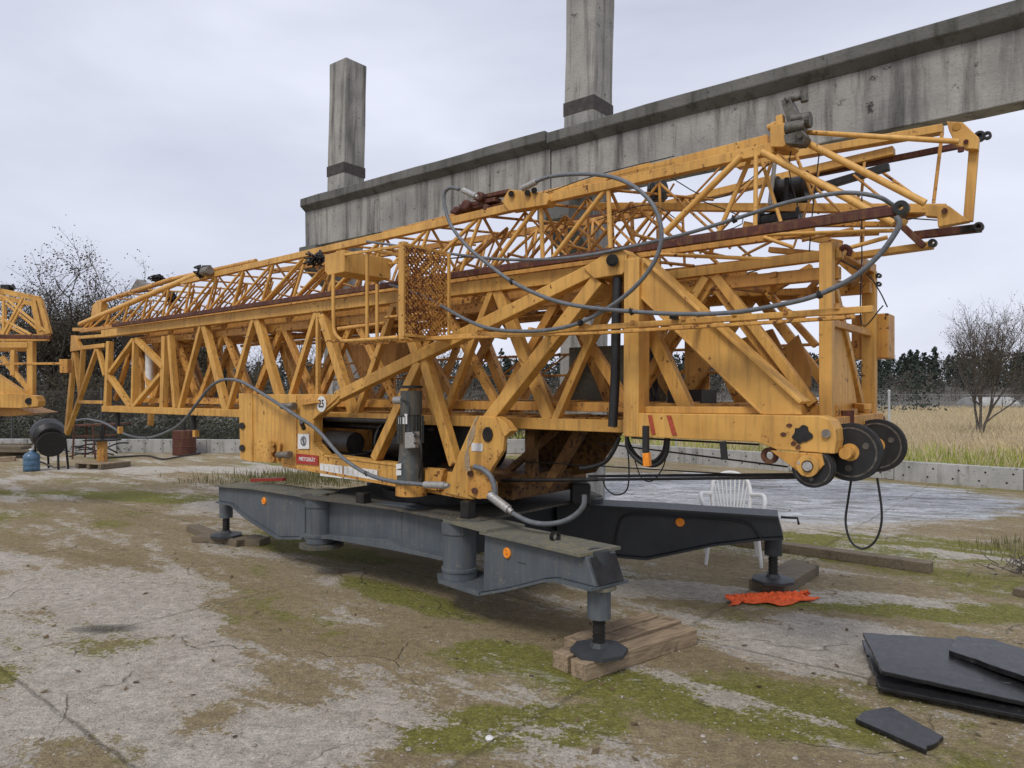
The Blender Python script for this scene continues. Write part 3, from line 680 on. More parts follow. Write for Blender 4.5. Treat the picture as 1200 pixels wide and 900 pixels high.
trace([((905, 172), (1000, 262), .016, 4.5), ((960, 200), (930, 290), .014, 4.5), ((1000, 205), (1055, 250), .016, 4.7), ((850, 250), (900, 190), .016, 4.7), ((800, 243), (850, 190), .016, 4.8),
       ((745, 290), (790, 215), .015, 4.8), ((870, 300), (930, 270), .018, 4.6), ((940, 282), (1000, 268), .02, 4.5), ((905, 280), (1030, 274), .02, 4.7), ((820, 297), (868, 246), .016, 4.7)], 4.5, YI, 'jib_root_rod', tube=True)
trace([((900, 262), (1052, 262), .03, 4.75), ((1084, 247), (1030, 262), .03, 4.6), ((900, 292), (992, 300), .035, 4.6)], 4.7, YO, 'jib_root_beam', .05)
# bracket and pulley block on top of the jib root
g = MB(); g.prism([V(*p, JV0-.02) for p in ((902, 147), (922, 143), (924, 167), (918, 172), (903, 172))], N*.2); g.tube(V(900, 150, 4.25), V(916, 143, 4.25), .02); g.bar(V(912, 134, 4.2), V(913, 146, 4.2), .04, .05); part(g, 'jib_bracket', YL)
g = MB(); g.prism([V(*p, 4.2) for p in ((915, 118), (925, 113), (936, 136), (933, 146), (922, 142))], N*.1)
g.tube(V(920, 118, 4.2), V(944, 112, 4.28), .018, n=12); g.tube(V(942, 106, 4.25), V(943, 119, 4.25), .022, n=10)
g.tube(V(921, 151, 4.12), V(944, 147, 4.12), .036, n=18); g.tube(V(928, 140, 4.18), V(949, 137, 4.18), .028, n=16); g.lathe(V(946, 141, 4.14), A, [(-.02, .03), (-.02, .045), (.02, .045), (.02, .03)], 16)
g.prism([V(*p, 4.1) for p in ((918, 158), (941, 152), (946, 160), (940, 170), (920, 168))], N*.08); g.tube(V(936, 158, 4.06), V(936, 158, 4.2), .02, n=12)
part(g, 'pulley_block', 'steeldark', bevel=.004)
g = MB(); g.path([V(985, 293, 4.1), V(990, 289, 4.1), V(996, 293, 4.1), V(994, 300, 4.1)], .015, 6); part(g, 'shackle', 'rust', bevel=0)
# hoist winches inside the jib
def winch(px, py, v, r, l):
    g = MB(); c_ = V(px, py, v); g.lathe(c_, A, [(-l/2, r), (-l/2+.02, r), (-l/2+.02, r*.75), (l/2-.02, r*.75), (l/2-.02, r), (l/2, r)], 24); g.box(c_-Z*r*.6, r*1.5, r*1.2, r*.8); g.tube(c_+Z*r*.5-N*r, c_-Z*r-N*r, r*.15); part(g, 'winch', 'black_steel', bevel=.003)
winch(928, 222, 4.65, .10, .2); winch(915, 258, 4.6, .075, .26); winch(771, 224, 4.6, .07, .1)
g = MB(); g.bar(V(925, 229, 4.7), V(1041, 194, 4.7), .045, .05); part(g, 'drive_shaft', 'black_steel')
g = MB(); g.tube(V(902, 240, 4.5), V(908, 190, 4.5), .014, n=8); part(g, 'chrome_rod', 'sleeve', bevel=0)
# pulleys and bracket half way along the jib
g = MB(); g.prism([V(*p, JV0-.03) for p in ((588, 236), (596, 222), (640, 226), (643, 234), (640, 240), (596, 247))], N*.1); part(g, 'jib_joint_plate', YL)
g = MB()
for px, py in ((599, 227), (618, 226), (626, 223)): g.tube(V(px, py, JV0-.06), V(px, py, JV0+.03), .022, n=12)
part(g, 'joint_bolt', 'black_steel', bevel=0)
for px, py, w in ((572, 227, .05), (556, 237, .055), (545, 243, .04), (580, 240, .035)):
    g = MB(); g.bar(V(px-18, py+5, JV0+.05), V(px+24, py-4, JV0+.05), w*.6, .08); g.lathe(V(px-12, py+3, JV0-.0), N, [(0, w*.55), (.01, w*.8), (.05, w*.8), (.06, w*.55)], 18); part(g, 'guide_pulley', 'rust', bevel=.003)
g = MB()
for i in range(5): g.bar(W(5.0-i*.3, JV0+.1+i*.03, jz(4)+.05+.012*i), W(3.1-i*.1, JV0+.12+i*.03, jz(3)+.09), .03, .03)
part(g, 'stacked_tie_bar', YO)
g = MB(); g.prism([V(*p, JV0+.02) for p in ((645, 229), (700, 211), (718, 205), (708, 213), (650, 232))], N*.08); part(g, 'wedge_plate', YL)
# clutter bundles
for px, py, v in ((372, 303, 4.15), (238, 318, 4.2), (185, 326, 4.62), (200, 348, 4.5)):
    g = MB()
    for i in range(14):
        q = V(px, py, v); rr = [q+Vector((random.gauss(0, .05), random.gauss(0, .05), random.gauss(0, .035))) for _ in range(5)]; g.path(rr, .009, 5, 3)
    part(g, 'rope_bundle', 'black', bevel=0)
g = MB(); g.lathe(V(241, 318, 4.15), A, [(-.1, .035), (-.1, .05), (.05, .05), (.08, .035)], 14); g.prism([V(*p, 4.6) for p in ((150, 343), (160, 327), (169, 334), (169, 341))], N*.1); part(g, 'nose_fitting', 'steel', bevel=.003)
g = MB(); g.prism([V(*p, 4.56) for p in ((106, 376), (108, 358), (114, 352), (119, 355), (117, 374))], N*.1); g.bar(V(84, 386, 4.2), V(108, 386, 4.2), .05, .3); part(g, 'nose_bracket', YL)
g = MB(); g.uvbox(10.2, 10.9, 4.25, 4.8, 2.42, 2.5); g.uvbox(9.7, 10.3, 4.2, 4.5, 2.28, 2.36); part(g, 'rubber_pad', 'black')
# guy bars (brown) lying on the mast
part(MB().bar(W(9.9, 3.93, 2.475), V(1052, 246, 3.93), .045, .035), 'guy_bar', 'rust')
part(MB().bar(W(9.9, 3.985, 2.487), V(1040, 243, 3.985), .03, .03), 'guy_bar', 'rust')
g = MB(); q = V(1055, 243, 3.92); g.lathe(q, N, [(0, .012), (0, .036), (.05, .036), (.05, .012)], 24, True); part(g, 'guy_bar_eye', 'black_steel', bevel=.002)

# ---- A-frame and slewing platform, in front of the mast
FV = 3.82
def fpoly(pts, name, mt, d=.1, v=FV, **k):
    g = MB(); o = N*g.jit(); g.prism([V(*p, v)+o for p in pts], N*d); return part(g, name, mt, **k)
g = MB(); g.bar(V(392, 465, FV), V(703, 311, FV), .088, .09); part(g, 'upper_arm', YL, bevel=.006)
g = MB(); g.bar(V(699, 327, FV), V(568, 494, FV), .092, .1); part(g, 'lower_arm', YL, bevel=.006)
fpoly([(682, 314), (716, 290.5), (728, 291.5), (733, 297), (733, 315), (728, 321), (695, 326)], 'node_plate', YL, .2, FV-.03, bevel=.006)
fpoly([(735, 297), (741, 299), (744, 306), (742, 324), (735, 327)], 'node_plate', YL, .2, FV-.01, bevel=.006)
g = MB(); g.tube(V(717.5, 305, FV-.06), V(717.5, 305, FV), .038, n=20); g.tube(V(717.5, 305, FV-.085), V(717.5, 305, FV-.06), .024, n=6); part(g, 'pivot_pin', 'black_steel', bevel=.003)
g = MB(); g.bar(V(739, 302, FV-.035), V(738, 512, FV-.035), .105, .14); part(g, 'mast_foot_post', YL, bevel=.006)
g = MB(); g.bar(V(720, 322, FV+.05), V(719, 500, FV+.05), .02, .03); part(g, 'cable_strip_edge', YO)
g = MB(); g.path([V(724, 325, FV+.02), V(722, 380, FV+.02), V(721, 440, FV+.02), V(718, 500, FV+.02)], .03, 8); part(g, 'rubber_boot', 'black', bevel=0)
fpoly([(748, 303), (761, 313), (935, 470), (938, 486), (893, 486), (746, 343)], 'backstay_plate', YL, .03, bevel=.004)
g = MB(); g.bar(V(752, 303, FV-.03), V(938, 472, FV-.03), .02, .16); part(g, 'backstay_flange', YL)
g = MB(); g.bar(V(747, 345, FV-.005), V(892, 485, FV-.005), .014, .1); part(g, 'backstay_flange', YL)
# box beam with red stripes
fpoly([(733, 484), (886, 486), (962, 487.5), (973, 492), (979, 503), (980, 517), (977.5, 532), (910, 527), (886, 518), (733, 511.5)], 'side_beam', YL, .14, FV-.02, bevel=.005)
g = MB(); g.bar(V(746, 480, FV+.05), V(895, 481, FV+.05), .04, .09); part(g, 'beam_ledge', YL)
g = MB(); g.prism([V(*p, FV-.026) for p in ((759, 486.5), (763.5, 486.5), (768, 509), (763.5, 508.6))], N*.004); part(g, 'red_stripe', 'stripe', bevel=0)
g = MB(); g.prism([V(*p, FV-.026) for p in ((781, 486.8), (786, 486.8), (793, 510), (787.5, 509.8))], N*.004); part(g, 'red_stripe', 'stripe', bevel=0)
# burnt-looking opening and pin on the nose
g = MB(); pts = [V(941+13*math.cos(a_/9*6.283)*random.uniform(.75, 1.15), 509+12*math.sin(a_/9*6.283)*random.uniform(.75, 1.15), FV-.027) for a_ in range(9)]
pts = [V(940+(11+1.6*math.sin(3*k/24*math.pi)+1.0*math.sin(5*k/24*math.pi+1))*math.cos(k/24*math.pi), 509+(10+1.3*math.sin(4*k/24*math.pi)+.8*math.sin(7*k/24*math.pi))*math.sin(k/24*math.pi), FV-.027) for k in range(48)]
g.prism(pts, N*.004); part(g, 'worn_patch', 'black_steel', bevel=0)
for px, py in ((925, 498), (930, 520), (918, 509), (935, 524)):
    g = MB(); g.prism([V(px+4*math.cos(a_)*random.uniform(.5, 1.2), py+3*math.sin(a_)*random.uniform(.5, 1.2), FV-.0255) for a_ in (0, .9, 1.8, 2.7, 3.6, 4.5, 5.4)], N*.004); part(g, 'rust_patch', 'rust', bevel=0)
g = MB(); g.tube(V(968, 508, FV-.035), V(968, 508, FV), .022, n=16); part(g, 'axle_pin', 'steel', bevel=.002)
# sheaves
def sheave(parent, c, r, w, hub=YL):
    g = MB(); g.lathe(c, N, [(0, r*.28), (0, r), (w*.3, r*.93), (w*.7, r*.93), (w, r), (w, r*.28)], 48, True); o = part(g, 'sheave', 'black', bevel=.002)
    g = MB(); g.lathe(c-N*.003, N, [(0, r*.80), (0, r*.86), (.004, r*.86), (.004, r*.80)], 48, True); g.build('rim_ring', M['steeldark'], o)
    for k in range(3): a_ = k*2.1+.6; q = c+A*math.cos(a_)*r*.55+Z*math.sin(a_)*r*.55; MB().tube(q-N*.004, q+N*.002, r*.11, n=14).build('web_hole', M['steeldark'], o)
    g = MB(); g.lathe(c-N*.006, N, [(0, r*.05), (0, r*.3), (w+.012, r*.3), (w+.012, r*.05)], 24); g.build('hub', M[hub], o)
    return o
c1 = V(996, 530, 3.97); sheave(CR, c1, .152, .05); sheave(CR, c1+N*.60, .155, .05)
cs = V(952, 548, FV-.01); sheave(CR, cs, .105, .05)
g = MB(); g.tube(c1-N*.1, c1+N*.68, .03, n=14); g.bar(c1+N*.3+A*.02, c1+N*.3+A*.25+Z*.1, .09, .1); part(g, 'sheave_axle', YO)
fpoly([(902, 528), (962, 532), (965, 545), (955, 556), (940, 557)], 'sheave_arm', YO, .02, FV-.035, bevel=.003)
g = MB(); g.lathe(V(946, 546.5, FV-.055), N, [(0, .03), (0, .055), (.02, .055), (.02, .03)], 24, True); part(g, 'bearing_cap', YL, bevel=.002)
g = MB(); g.tube(V(946, 546.5, FV-.07), V(946, 546.5, FV-.02), .024, n=14); g.tube(V(937, 542, FV-.055), V(937, 542, FV-.03), .012, n=8); g.bar(V(936, 543, FV-.045), V(952, 538, FV-.045), .022, .01); part(g, 'axle_bolt', 'sleeve', bevel=.001)
g = MB(); g.lathe(V(901, 534, FV+.02), N, [(0, .022), (0, .045), (.03, .045), (.03, .022)], 20, True); part(g, 'towing_eye', 'rust', bevel=.002)
# platform side frame
fpoly([(279, 462), (396, 462), (397, 470), (386, 479), (366, 492), (366, 520), (378, 534), (460, 545), (548, 556), (548, 584), (462, 570), (343, 547), (335, 543.5), (297, 541), (281, 537)], 'platform_side', YL, .025, bevel=.004)
fpoly([(278.5, 461), (294, 461.5), (294.5, 541.5), (281, 538)], 'platform_corner', YL, .05, FV-.02, bevel=.005)
g = MB(); g.uvbox(5.6, 6.56, FV+.025, 5.1, 1.02, 1.5); part(g, 'ballast_box', YO, bevel=.008)
g = MB(); g.bar(V(330, 545, FV-.012), V(546, 583, FV-.012), .03, .1); part(g, 'platform_bottom_flange', YO)
g = MB(); g.bar(V(378, 534, FV-.012), V(470, 546, FV-.012), .02, .12); part(g, 'platform_ledge', YL)
g = MB(); g.bar(V(397, 463, FV-.012), V(366, 491, FV-.012), .014, .1); g.bar(V(366, 491, FV-.012), V(366, 519, FV-.012), .014, .1); g.bar(V(366, 519, FV-.012), V(378, 533, FV-.012), .014, .1); part(g, 'platform_cutout_rim', YL)
part(MB().bar(V(294, 463, FV-.006), V(294, 540, FV-.006), .012, .02), 'platform_rib', YO); part(MB().bar(V(347, 463, FV-.006), V(347, 545, FV-.006), .01, .02), 'platform_rib', YO)
g = MB(); g.bar(V(488, 424, FV), V(436, 538, FV), .075, .08); part(g, 'frame_strut', YL, bevel=.005)
g = MB(); g.bar(V(493, 421, FV+.01), V(529, 545, FV+.01), .082, .08); part(g, 'frame_strut', YL, bevel=.005)
for lst in ([((398, 476), (540, 478)), ((390, 492), (536, 494))],):
    for a_, b_ in lst: part(MB().bar(V(*a_, FV+.35), V(*b_, FV+.35), .055, .05), 'inner_rail', YO)
fpoly([(557, 487), (579, 489), (591, 508), (589, 528), (553, 586), (520, 578), (537, 532)], 'hinge_plate', YL, .04, FV-.02, bevel=.006)
g = MB(); g.prism([V(571+6*math.cos(a_/10*6.283), 509+9*math.sin(a_/10*6.283), FV-.027) for a_ in range(10)], N*.006); part(g, 'hinge_hole', 'black_steel', bevel=0)
fpoly([(580, 488), (590, 494), (598, 505), (590, 512)], 'hinge_stop', YL, .08, FV-.04)
fpoly([(548, 548), (555, 544), (562, 546), (581, 566), (582, 584), (560, 585), (546, 579)], 'rope_bracket', YO, .015, FV-.09)
fpoly([(548, 548), (555, 544), (562, 546), (581, 566), (582, 584), (560, 585), (546, 579)], 'rope_bracket', YO, .015, FV-.04)
for px, py, r in ((551, 555, .022), (556, 575, .022), (575, 578, .018)): part(MB().tube(V(px, py, FV-.11), V(px, py, FV-.02), r, n=14), 'bracket_pin', 'rust', bevel=.002)
fpoly([(498, 548), (519, 550), (518, 558), (514, 575), (497, 573)], 'bracket_box', YO, .05, FV-.05)
# machinery deck and interior
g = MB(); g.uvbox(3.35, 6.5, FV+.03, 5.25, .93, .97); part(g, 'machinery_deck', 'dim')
g = MB(); g.lathe(W(4.37, 4.58, .70), Z, [(0, .62), (.08, .62), (.08, .56), (.16, .56), (.16, .62), (.225, .62)], 40); part(g, 'slewing_ring', 'black_steel')
g = MB(); g.tube(W(5.35, 4.0, 1.16), W(5.0, 4.0, 1.15), .10, n=24); g.tube(W(5.4, 4.0, 1.16), W(5.35, 4.0, 1.16), .075, n=20); g.uvbox(4.95, 5.2, 3.95, 4.1, .97, 1.06); part(g, 'hoist_motor', 'black_steel')
g = MB(); g.lathe(W(4.45, 4.15, 1.17), A, [(-.25, .2), (-.23, .2), (-.23, .13), (.23, .13), (.23, .2), (.25, .2)], 28); part(g, 'hoist_drum', 'black_steel')
g = MB(); g.lathe(W(3.95, 4.35, 1.15), N, [(-.1, .21), (-.08, .21), (-.08, .15), (.2, .15), (.2, .21), (.22, .21)], 28); part(g, 'rope_drum', 'black_steel')
g = MB(); g.tube(W(5.6, 3.95, 1.36), W(4.1, 3.95, 1.36), .022, n=10); g.tube(W(5.6, 4.1, 1.3), W(4.1, 4.1, 1.3), .03, n=10); part(g, 'hydraulic_pipe', 'black_steel', bevel=0)
g = MB(); g.uvbox(4.2, 5.5, 4.6, 5.1, .97, 1.33); part(g, 'rear_cabinet', 'black_steel', bevel=.01)
g = MB(); g.prism([W(3.7, 4.25, 1.32), W(3.7, 5.0, 1.32), W(2.85, 5.0, 1.32), W(2.85, 4.25, 1.32)], Z*.03)
g.prism([W(3.7, 4.9, 1.34), W(2.8, 4.9, 1.34), W(3.1, 4.9, .95), W(3.7, 4.9, .85)], N*.03); g.bar(W(2.85, 4.3, 1.33), W(3.15, 4.3, .9), .08, .06); g.bar(W(3.3, 4.3, 1.33), W(3.3, 4.3, .9), .09, .06); g.bar(W(3.6, 4.34, .95), W(3.1, 4.34, 1.32), .05, .05)
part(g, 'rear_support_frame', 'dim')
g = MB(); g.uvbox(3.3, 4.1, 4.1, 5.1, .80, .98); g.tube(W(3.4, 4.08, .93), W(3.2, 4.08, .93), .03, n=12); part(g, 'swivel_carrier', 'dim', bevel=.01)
# vertical slewing motor
def cyl(name, px, y0, y1, r0, r1, v, mt='grey_dark', n=28):
    a_, b_ = V(px, y0, v), V(px, y1, v); b_.x, b_.y = a_.x, a_.y; return part(MB().tube(a_, b_, r0, r1, n), name, mt, bevel=.003)
mo = cyl('slewing_motor', 482, 458, 486, .083, .083, FV-.09, 'grey_mid'); g = MB(); q = V(482, 455, FV-.09)
g.tube(q, q+Z*.02, .088, n=24); g.build('motor_cap', M['black_steel'], mo)
cyl('motor_body', 481, 486, 520, .078, .078, FV-.09, 'grey_mid'); cyl('motor_gearbox', 481, 520, 566, .082, .105, FV-.09, 'grey_mid'); cyl('motor_foot', 482, 566, 580, .12, .12, FV-.09, YO)
g = MB()
for i in range(20):
    a_ = i/20*6.283; q = V(481, 487, FV-.09)+Vector((math.cos(a_), math.sin(a_), 0))*.08; g.bar(q, q-Z*.21, .005, .012, side=Vector((math.cos(a_), math.sin(a_), 0)))
part(g, 'cooling_fin', 'grey_mid', bevel=0)
g = MB(); q = V(479, 516, FV-.2); g.prism([V(*p, FV-.2) for p in ((474, 507), (485, 506), (486, 525), (474, 526))], N*.06); part(g, 'terminal_box', 'sleeve', bevel=.006)
g = MB(); g.prism([V(*p, FV-.175) for p in ((467, 489), (474, 489), (474, 485), (477, 485), (477, 497), (467, 497))], N*.004)
g.prism([V(*p, FV-.20) for p in ((464, 544), (470, 543), (470, 549), (464, 550))], N*.004); g.prism([V(*p, FV-.20) for p in ((464, 551), (470, 551), (470, 557), (464, 557))], N*.004); part(g, 'motor_label', 'white', bevel=0)
g = MB(); g.tube(V(463, 469, FV-.16), V(472, 469, FV-.16), .03, n=14); part(g, 'cable_gland', 'sleeve', bevel=.002)
g = MB(); g.path([V(472, 469, FV-.17), V(479, 474, FV-.2), V(480, 495, FV-.2), V(484, 506, FV-.2), V(492, 515, FV-.2), V(494, 535, FV-.2), V(491, 560, FV-.15)], .007, 6); g.path([V(485, 511, FV-.2), V(492, 513, FV-.19), V(494, 530, FV-.18)], .006, 6)
g.path([V(485, 519, FV-.2), V(490, 520, FV-.19), V(493, 528, FV-.18)], .006, 6); part(g, 'motor_cable', 'black', bevel=0)
# small fittings on the platform side
for px, py in ((336, 476), (331, 533)):
    g = MB(); g.tube(V(px+6, py, FV-.06), V(px-5, py, FV-.06), .03, n=14); g.tube(V(px+9, py, FV-.06), V(px+6, py, FV-.06), .036, n=8); part(g, 'lock_pin', 'steel', bevel=.002)
g = MB()
for z in (520, 527, 538): g.tube(V(318, z, FV-.05), V(318, z, FV), .03, n=10)
g.bar(V(317, 519, FV-.03), V(316, 540, FV-.03), .05, .02); g.bar(V(327, 519, FV-.035), V(324, 540, FV-.035), .03, .02); part(g, 'latch', YO)
g = MB()
for py in (499, 525): g.prism([V(283+3.0*math.cos(a_/8*6.283), py+4*math.sin(a_/8*6.283), FV-.027) for a_ in range(8)], N*.008)
part(g, 'lifting_hole', 'black_steel', bevel=0)
fpoly([(348, 468), (366, 466), (372, 472), (352, 475)], 'step_bracket', YO, .04, FV-.05)
# signs
def sign_text(txt, c, h, mt, parent, name, v, bold=.0, sx=1.0):
    cu = bpy.data.curves.new(name, 'FONT'); cu.body = txt; cu.size = h; cu.align_x = 'CENTER'; cu.align_y = 'CENTER'; cu.extrude = .0008; cu.offset = bold
    o = bpy.data.objects.new(name, cu); me = bpy.data.meshes.new_from_object(o); bpy.data.objects.remove(o); me.materials.append(M[mt])
    p = V(*c, v); X_ = -A*sx; mw = Matrix(((X_.x, 0, -N.x, p.x), (X_.y, 0, -N.y, p.y), (0, 1, 0, p.z), (0, 0, 0, 1)))
    me.transform(mw); me.transform(Matrix.Translation(-CR.location)); o = bpy.data.objects.new(name, me); SC.collection.objects.link(o); o.parent = parent; return o
g = MB(); q = V(376.5, 473.5, FV-.012); g.prism([q+A*.066*math.cos(a_/24*6.283)+Z*.07*math.sin(a_/24*6.283) for a_ in range(24)], N*.006); s_ = part(g, 'number_sign', 'white', bevel=0, label='round white sign reading 25')
sign_text('25', (376.5, 473.5), .095, 'text', s_, 'number', FV-.0125, .0022, .82)
g = MB(); g.prism([V(*p, FV-.008) for p in ((347, 531.5), (372.5, 534), (372.5, 545.5), (347, 543))], N*.006); s_ = part(g, 'red_sign', 'red', bevel=0, label='red sign with white lettering')
sign_text('MIETGERÄT', (359.8, 538.5), .048, 'white', s_, 'lettering', FV-.0085, .0006, .98)
g = MB(); g.prism([V(*p, FV-.008) for p in ((349, 508.5), (362, 508.5), (362, 526), (349, 526))], N*.006); s_ = part(g, 'pictogram_sign', 'white', bevel=0)
g = MB(); q = V(355.5, 517, FV-.01); g.lathe(q, N, [(0, .03), (0, .045), (.003, .045), (.003, .03)], 20, True); g.prism([q+A*a_+Z*b_-N*.001 for a_, b_ in ((.02, .02), (-.01, .03), (-.02, -.02), (0, -.03), (.012, -.01))], N*.003); g.build('pictogram', M['hose'], s_)
for pts in (((375, 543), (401, 546), (401, 560.5), (375, 557.5)), ((403, 546.3), (442, 551), (442, 565), (403, 560.7))):
    g = MB(); g.prism([V(*p, FV-.008) for p in pts], N*.006); s_ = part(g, 'white_sign', 'white', bevel=0)
    g = MB(); x0, x1 = pts[0][0], pts[1][0]; y0 = pts[0][1]
    for k in range(int((x1-x0)/6)):
        xx = x0+4+k*6; yy = y0+(xx-x0)*.117; g.prism([V(xx, yy+1.5, FV-.0095), V(xx+.9, yy+1.6, FV-.0095), V(xx+.9, yy+8, FV-.0095), V(xx, yy+8, FV-.0095)], N*.002)
    g.build('faded_lettering', M['faded'] if 'faded' in M else M.setdefault('faded', plain('faded_cream_letters', (.5, .42, .3), .6, .2)), s_)
fpoly([(552, 519), (565, 520), (565, 529), (552, 528.5)], 'small_sign', 'white', .004, FV-.026, bevel=0)
sign_text('II', (309, 484), .05, 'rust', CR, 'stencil_mark', FV-.004, 0, .8)
sign_text('LL', (611, 652), .09, 'text', CR, 'stencil_mark', 3.56, -.004, .6) if False else None
# long thin walkway rail across the front
g = MB(); g.bar(V(468, 399, 3.6), V(1022, 361.5, 3.6), .032, .03); part(g, 'walkway_rail', YL)
g = MB(); g.bar(V(427, 400, 3.56), V(700, 390, 3.56), .016, .03); g.bar(V(700, 390, 3.56), V(1000, 371, 3.56), .018, .03); part(g, 'walkway_rail', YO)
g = MB()
for k in range(9): q = V(500+k*60, 397-k*4, 3.6); part(MB().bar(q, q+N*.3-Z*.02, .025, .03, side=Z), 'rail_bracket', YO)
g = MB(); g.prism([V(*p, 3.57) for p in ((784, 367), (792, 367), (792, 374), (784, 374))], N*.04); part(g, 'rail_clip', 'black_steel')
# ---- operator's cage
cu0, cu1 = 3.68, 4.62; cv0, cv1 = 3.35, 3.78; cz0, cz1 = 2.0, 2.63
cg = MB(); cg.bar(W(3.70, cv0, cz1+.02), W(3.70, cv0, cz0-.03), .055, .05); part(cg, 'cage_post', YL, bevel=.004)
cg = MB()
for a_, b_ in (((cu0-.02, cv0, cz1), (cu0-.02, cv1, cz1)), ((cu0-.02, cv1, cz1), (cu0-.02, cv1, cz0)), ((cu0-.02, cv0, cz0), (cu0-.02, cv1, cz0)), ((3.7, cv0, cz1-.01), (4.5, cv0, cz1+.01)), ((3.7, cv1, cz1), (4.5, cv1, cz1)), ((4.0, cv1, cz1), (4.0, cv0, cz1))):
    cg.bar(W(*a_), W(*b_), .02, .018, side=(N if a_[1] == b_[1] else A))
part(cg, 'cage_frame', YL, bevel=.002)
cg = MB(); rr = .014
pt = [W(4.45, cv0, 2.5), W(4.45, cv0, 2.15), W(4.43, cv0, 2.05), W(4.36, cv0, 2.0), W(4.28, cv0, 1.985), W(3.72, cv0, 1.985)]
cg.path(pt, rr, 10, 4); part(cg, 'guard_rail', YL, bevel=0)
for u_, z_ in ((4.08, 2.62), (3.97, 2.38)):
    part(MB().tube(W(u_, cv0+.02, z_), W(u_, cv0+.02, 2.0), .013, n=10), 'guard_bar', YL, bevel=0)
cg = MB(); cg.tube(W(4.35, cv1, 2.2), W(3.75, cv1, 2.2), .012); cg.tube(W(4.45, cv1, 2.5), W(4.45, cv1, 2.0), .012); cg.tube(W(4.4, cv0, 2.08), W(4.1, cv0+.2, 2.12), .016); part(cg, 'guard_bar', YO, bevel=0)
cg = MB(); cg.prism([W(4.32, cv0, 2.67), W(4.56, cv0, 2.66), W(4.56, cv0, 2.535), W(4.52, cv0, 2.50), W(4.32, cv0, 2.505)], N*.46); part(cg, 'seat_box', YL, bevel=.005)
# expanded metal panel
cg = MB(); nu, nz_ = 20, 34; wv = (cv1-cv0-.03)/nu; hz = (cz1-cz0-.03)/nz_
for i in range(nu+1):
    for j in range(nz_):
        v_ = cv0+.02+i*wv; z_ = cz0+.015+j*hz
        s = 1 if (i+j) % 2 else -1
        if 0 <= i < nu:
            p, q = (W(cu0-.02, v_, z_+(hz if s > 0 else 0)), W(cu0-.02, v_+wv, z_+(0 if s > 0 else hz)))
            cg.bar(p, q, .0085, .008, side=A)
part(cg, 'mesh_panel', 'mesh', bevel=0)
cg = MB()
for i in range(16):
    for j in range(14):
        u_ = 3.72+i*.055; v_ = cv0+.01+j*.03
        if (i+j) % 2: cg.bar(W(u_, v_, cz0-.015), W(u_+.055, v_+.03, cz0-.015), .005, .01, side=Z)
        else: cg.bar(W(u_, v_+.03, cz0-.015), W(u_+.055, v_, cz0-.015), .005, .01, side=Z)
part(cg, 'floor_grating', 'mesh', bevel=0)
# ---- hoses and ropes of the crane
def hose(pts, r, mt, name='cable', vdef=3.6):
    g = MB(); g.path([V(p[0], p[1], p[2] if len(p) > 2 else vdef) for p in pts], r, 10, 6); return part(g, name, mt, bevel=0)
def sleeve(a_, b_, r, v=3.6):
    g = MB(); p, q = V(*a_, v), V(*b_, v); d = q-p; g.tube(p, p+d*.85, r, r, 14); g.tube(p+d*.85, q, r*.7, r*.6, 12); part(g, 'cable_sleeve', 'sleeve', bevel=.002)
hose([(88, 493, 5.0), (100, 491, 5.0), (110, 492.5, 4.9), (123, 496, 4.8), (147, 509, 4.5), (173, 513, 4.2), (200, 504, 4.0), (216, 492, 3.85), (233, 470, 3.8), (247, 453, 3.75), (262, 445, 3.75), (282, 447, 3.75), (307, 461, 3.72), (350, 489, 3.68), (373, 505, 3.66),
      (400, 535, 3.62), (430, 555, 3.6), (460, 564, 3.6), (498, 568, 3.6)], .016, 'hose')
sleeve((498, 568), (526, 569), .026); g = MB(); g.tube(V(353, 494, 3.6), V(356, 502, 3.7), .02); part(g, 'hose_clamp', 'black_steel', bevel=0)
hose([(538, 222), (528, 220), (521, 226), (521, 240), (528, 263), (545, 286), (570, 308), (600, 330), (640, 349), (680, 359), (740, 365), (800, 368), (860, 366), (920, 356), (960, 345), (1000, 325), (1030, 299), (1048, 275), (1054, 262), (1050, 254)], .0125, 'hose', vdef=3.55)
sleeve((543, 223), (560, 231), .022, 3.9)
hose([(1046, 240, 3.75), (1030, 231, 3.7), (1000, 226, 3.7), (970, 228, 3.7), (920, 238, 3.7), (860, 257, 3.72), (800, 275, 3.75), (740, 289, 3.78), (690, 299, 3.8), (640, 304, 3.8), (590, 304, 3.8), (540, 299, 3.85), (480, 290, 3.9), (430, 283, 4.0)], .0105, 'hose', vdef=3.7)
hose([(628, 213, 4.0), (645, 207, 3.9), (680, 204, 3.8), (715, 207, 3.7), (742, 218, 3.6), (765, 240, 3.58), (775, 270, 3.58), (770, 300, 3.58), (750, 330, 3.58), (720, 356, 3.58), (680, 378, 3.58), (640, 387, 3.55), (600, 388, 3.55), (570, 384, 3.55), (545, 374, 3.6), (520, 360, 3.7), (500, 349, 3.8), (470, 338, 3.9), (440, 328, 4.0)], .0125, 'hose', vdef=3.6)
sleeve((612, 221), (632, 211), .022, 4.0)
hose([(573, 583), (585, 592), (600, 601), (620, 611), (640, 614), (660, 611), (675, 603), (684, 592), (685, 580)], .017, 'hose', vdef=3.7)
sleeve((574, 580), (600, 600), .03, 3.69)
hose([(556, 547), (566, 550), (576, 560), (580, 575), (578, 583)], .02, 'hose', vdef=3.71)
hose([(998, 560), (994, 585), (991, 612), (997, 634), (1010, 643), (1024, 636), (1032, 618), (1033, 595), (1028, 560)], .006, 'black', 'hanging_cable', 4.1)
hose([(735, 508), (736, 525), (750, 541), (768, 545), (780, 533), (783, 512)], .014, 'black', 'hanging_cable', 3.9)
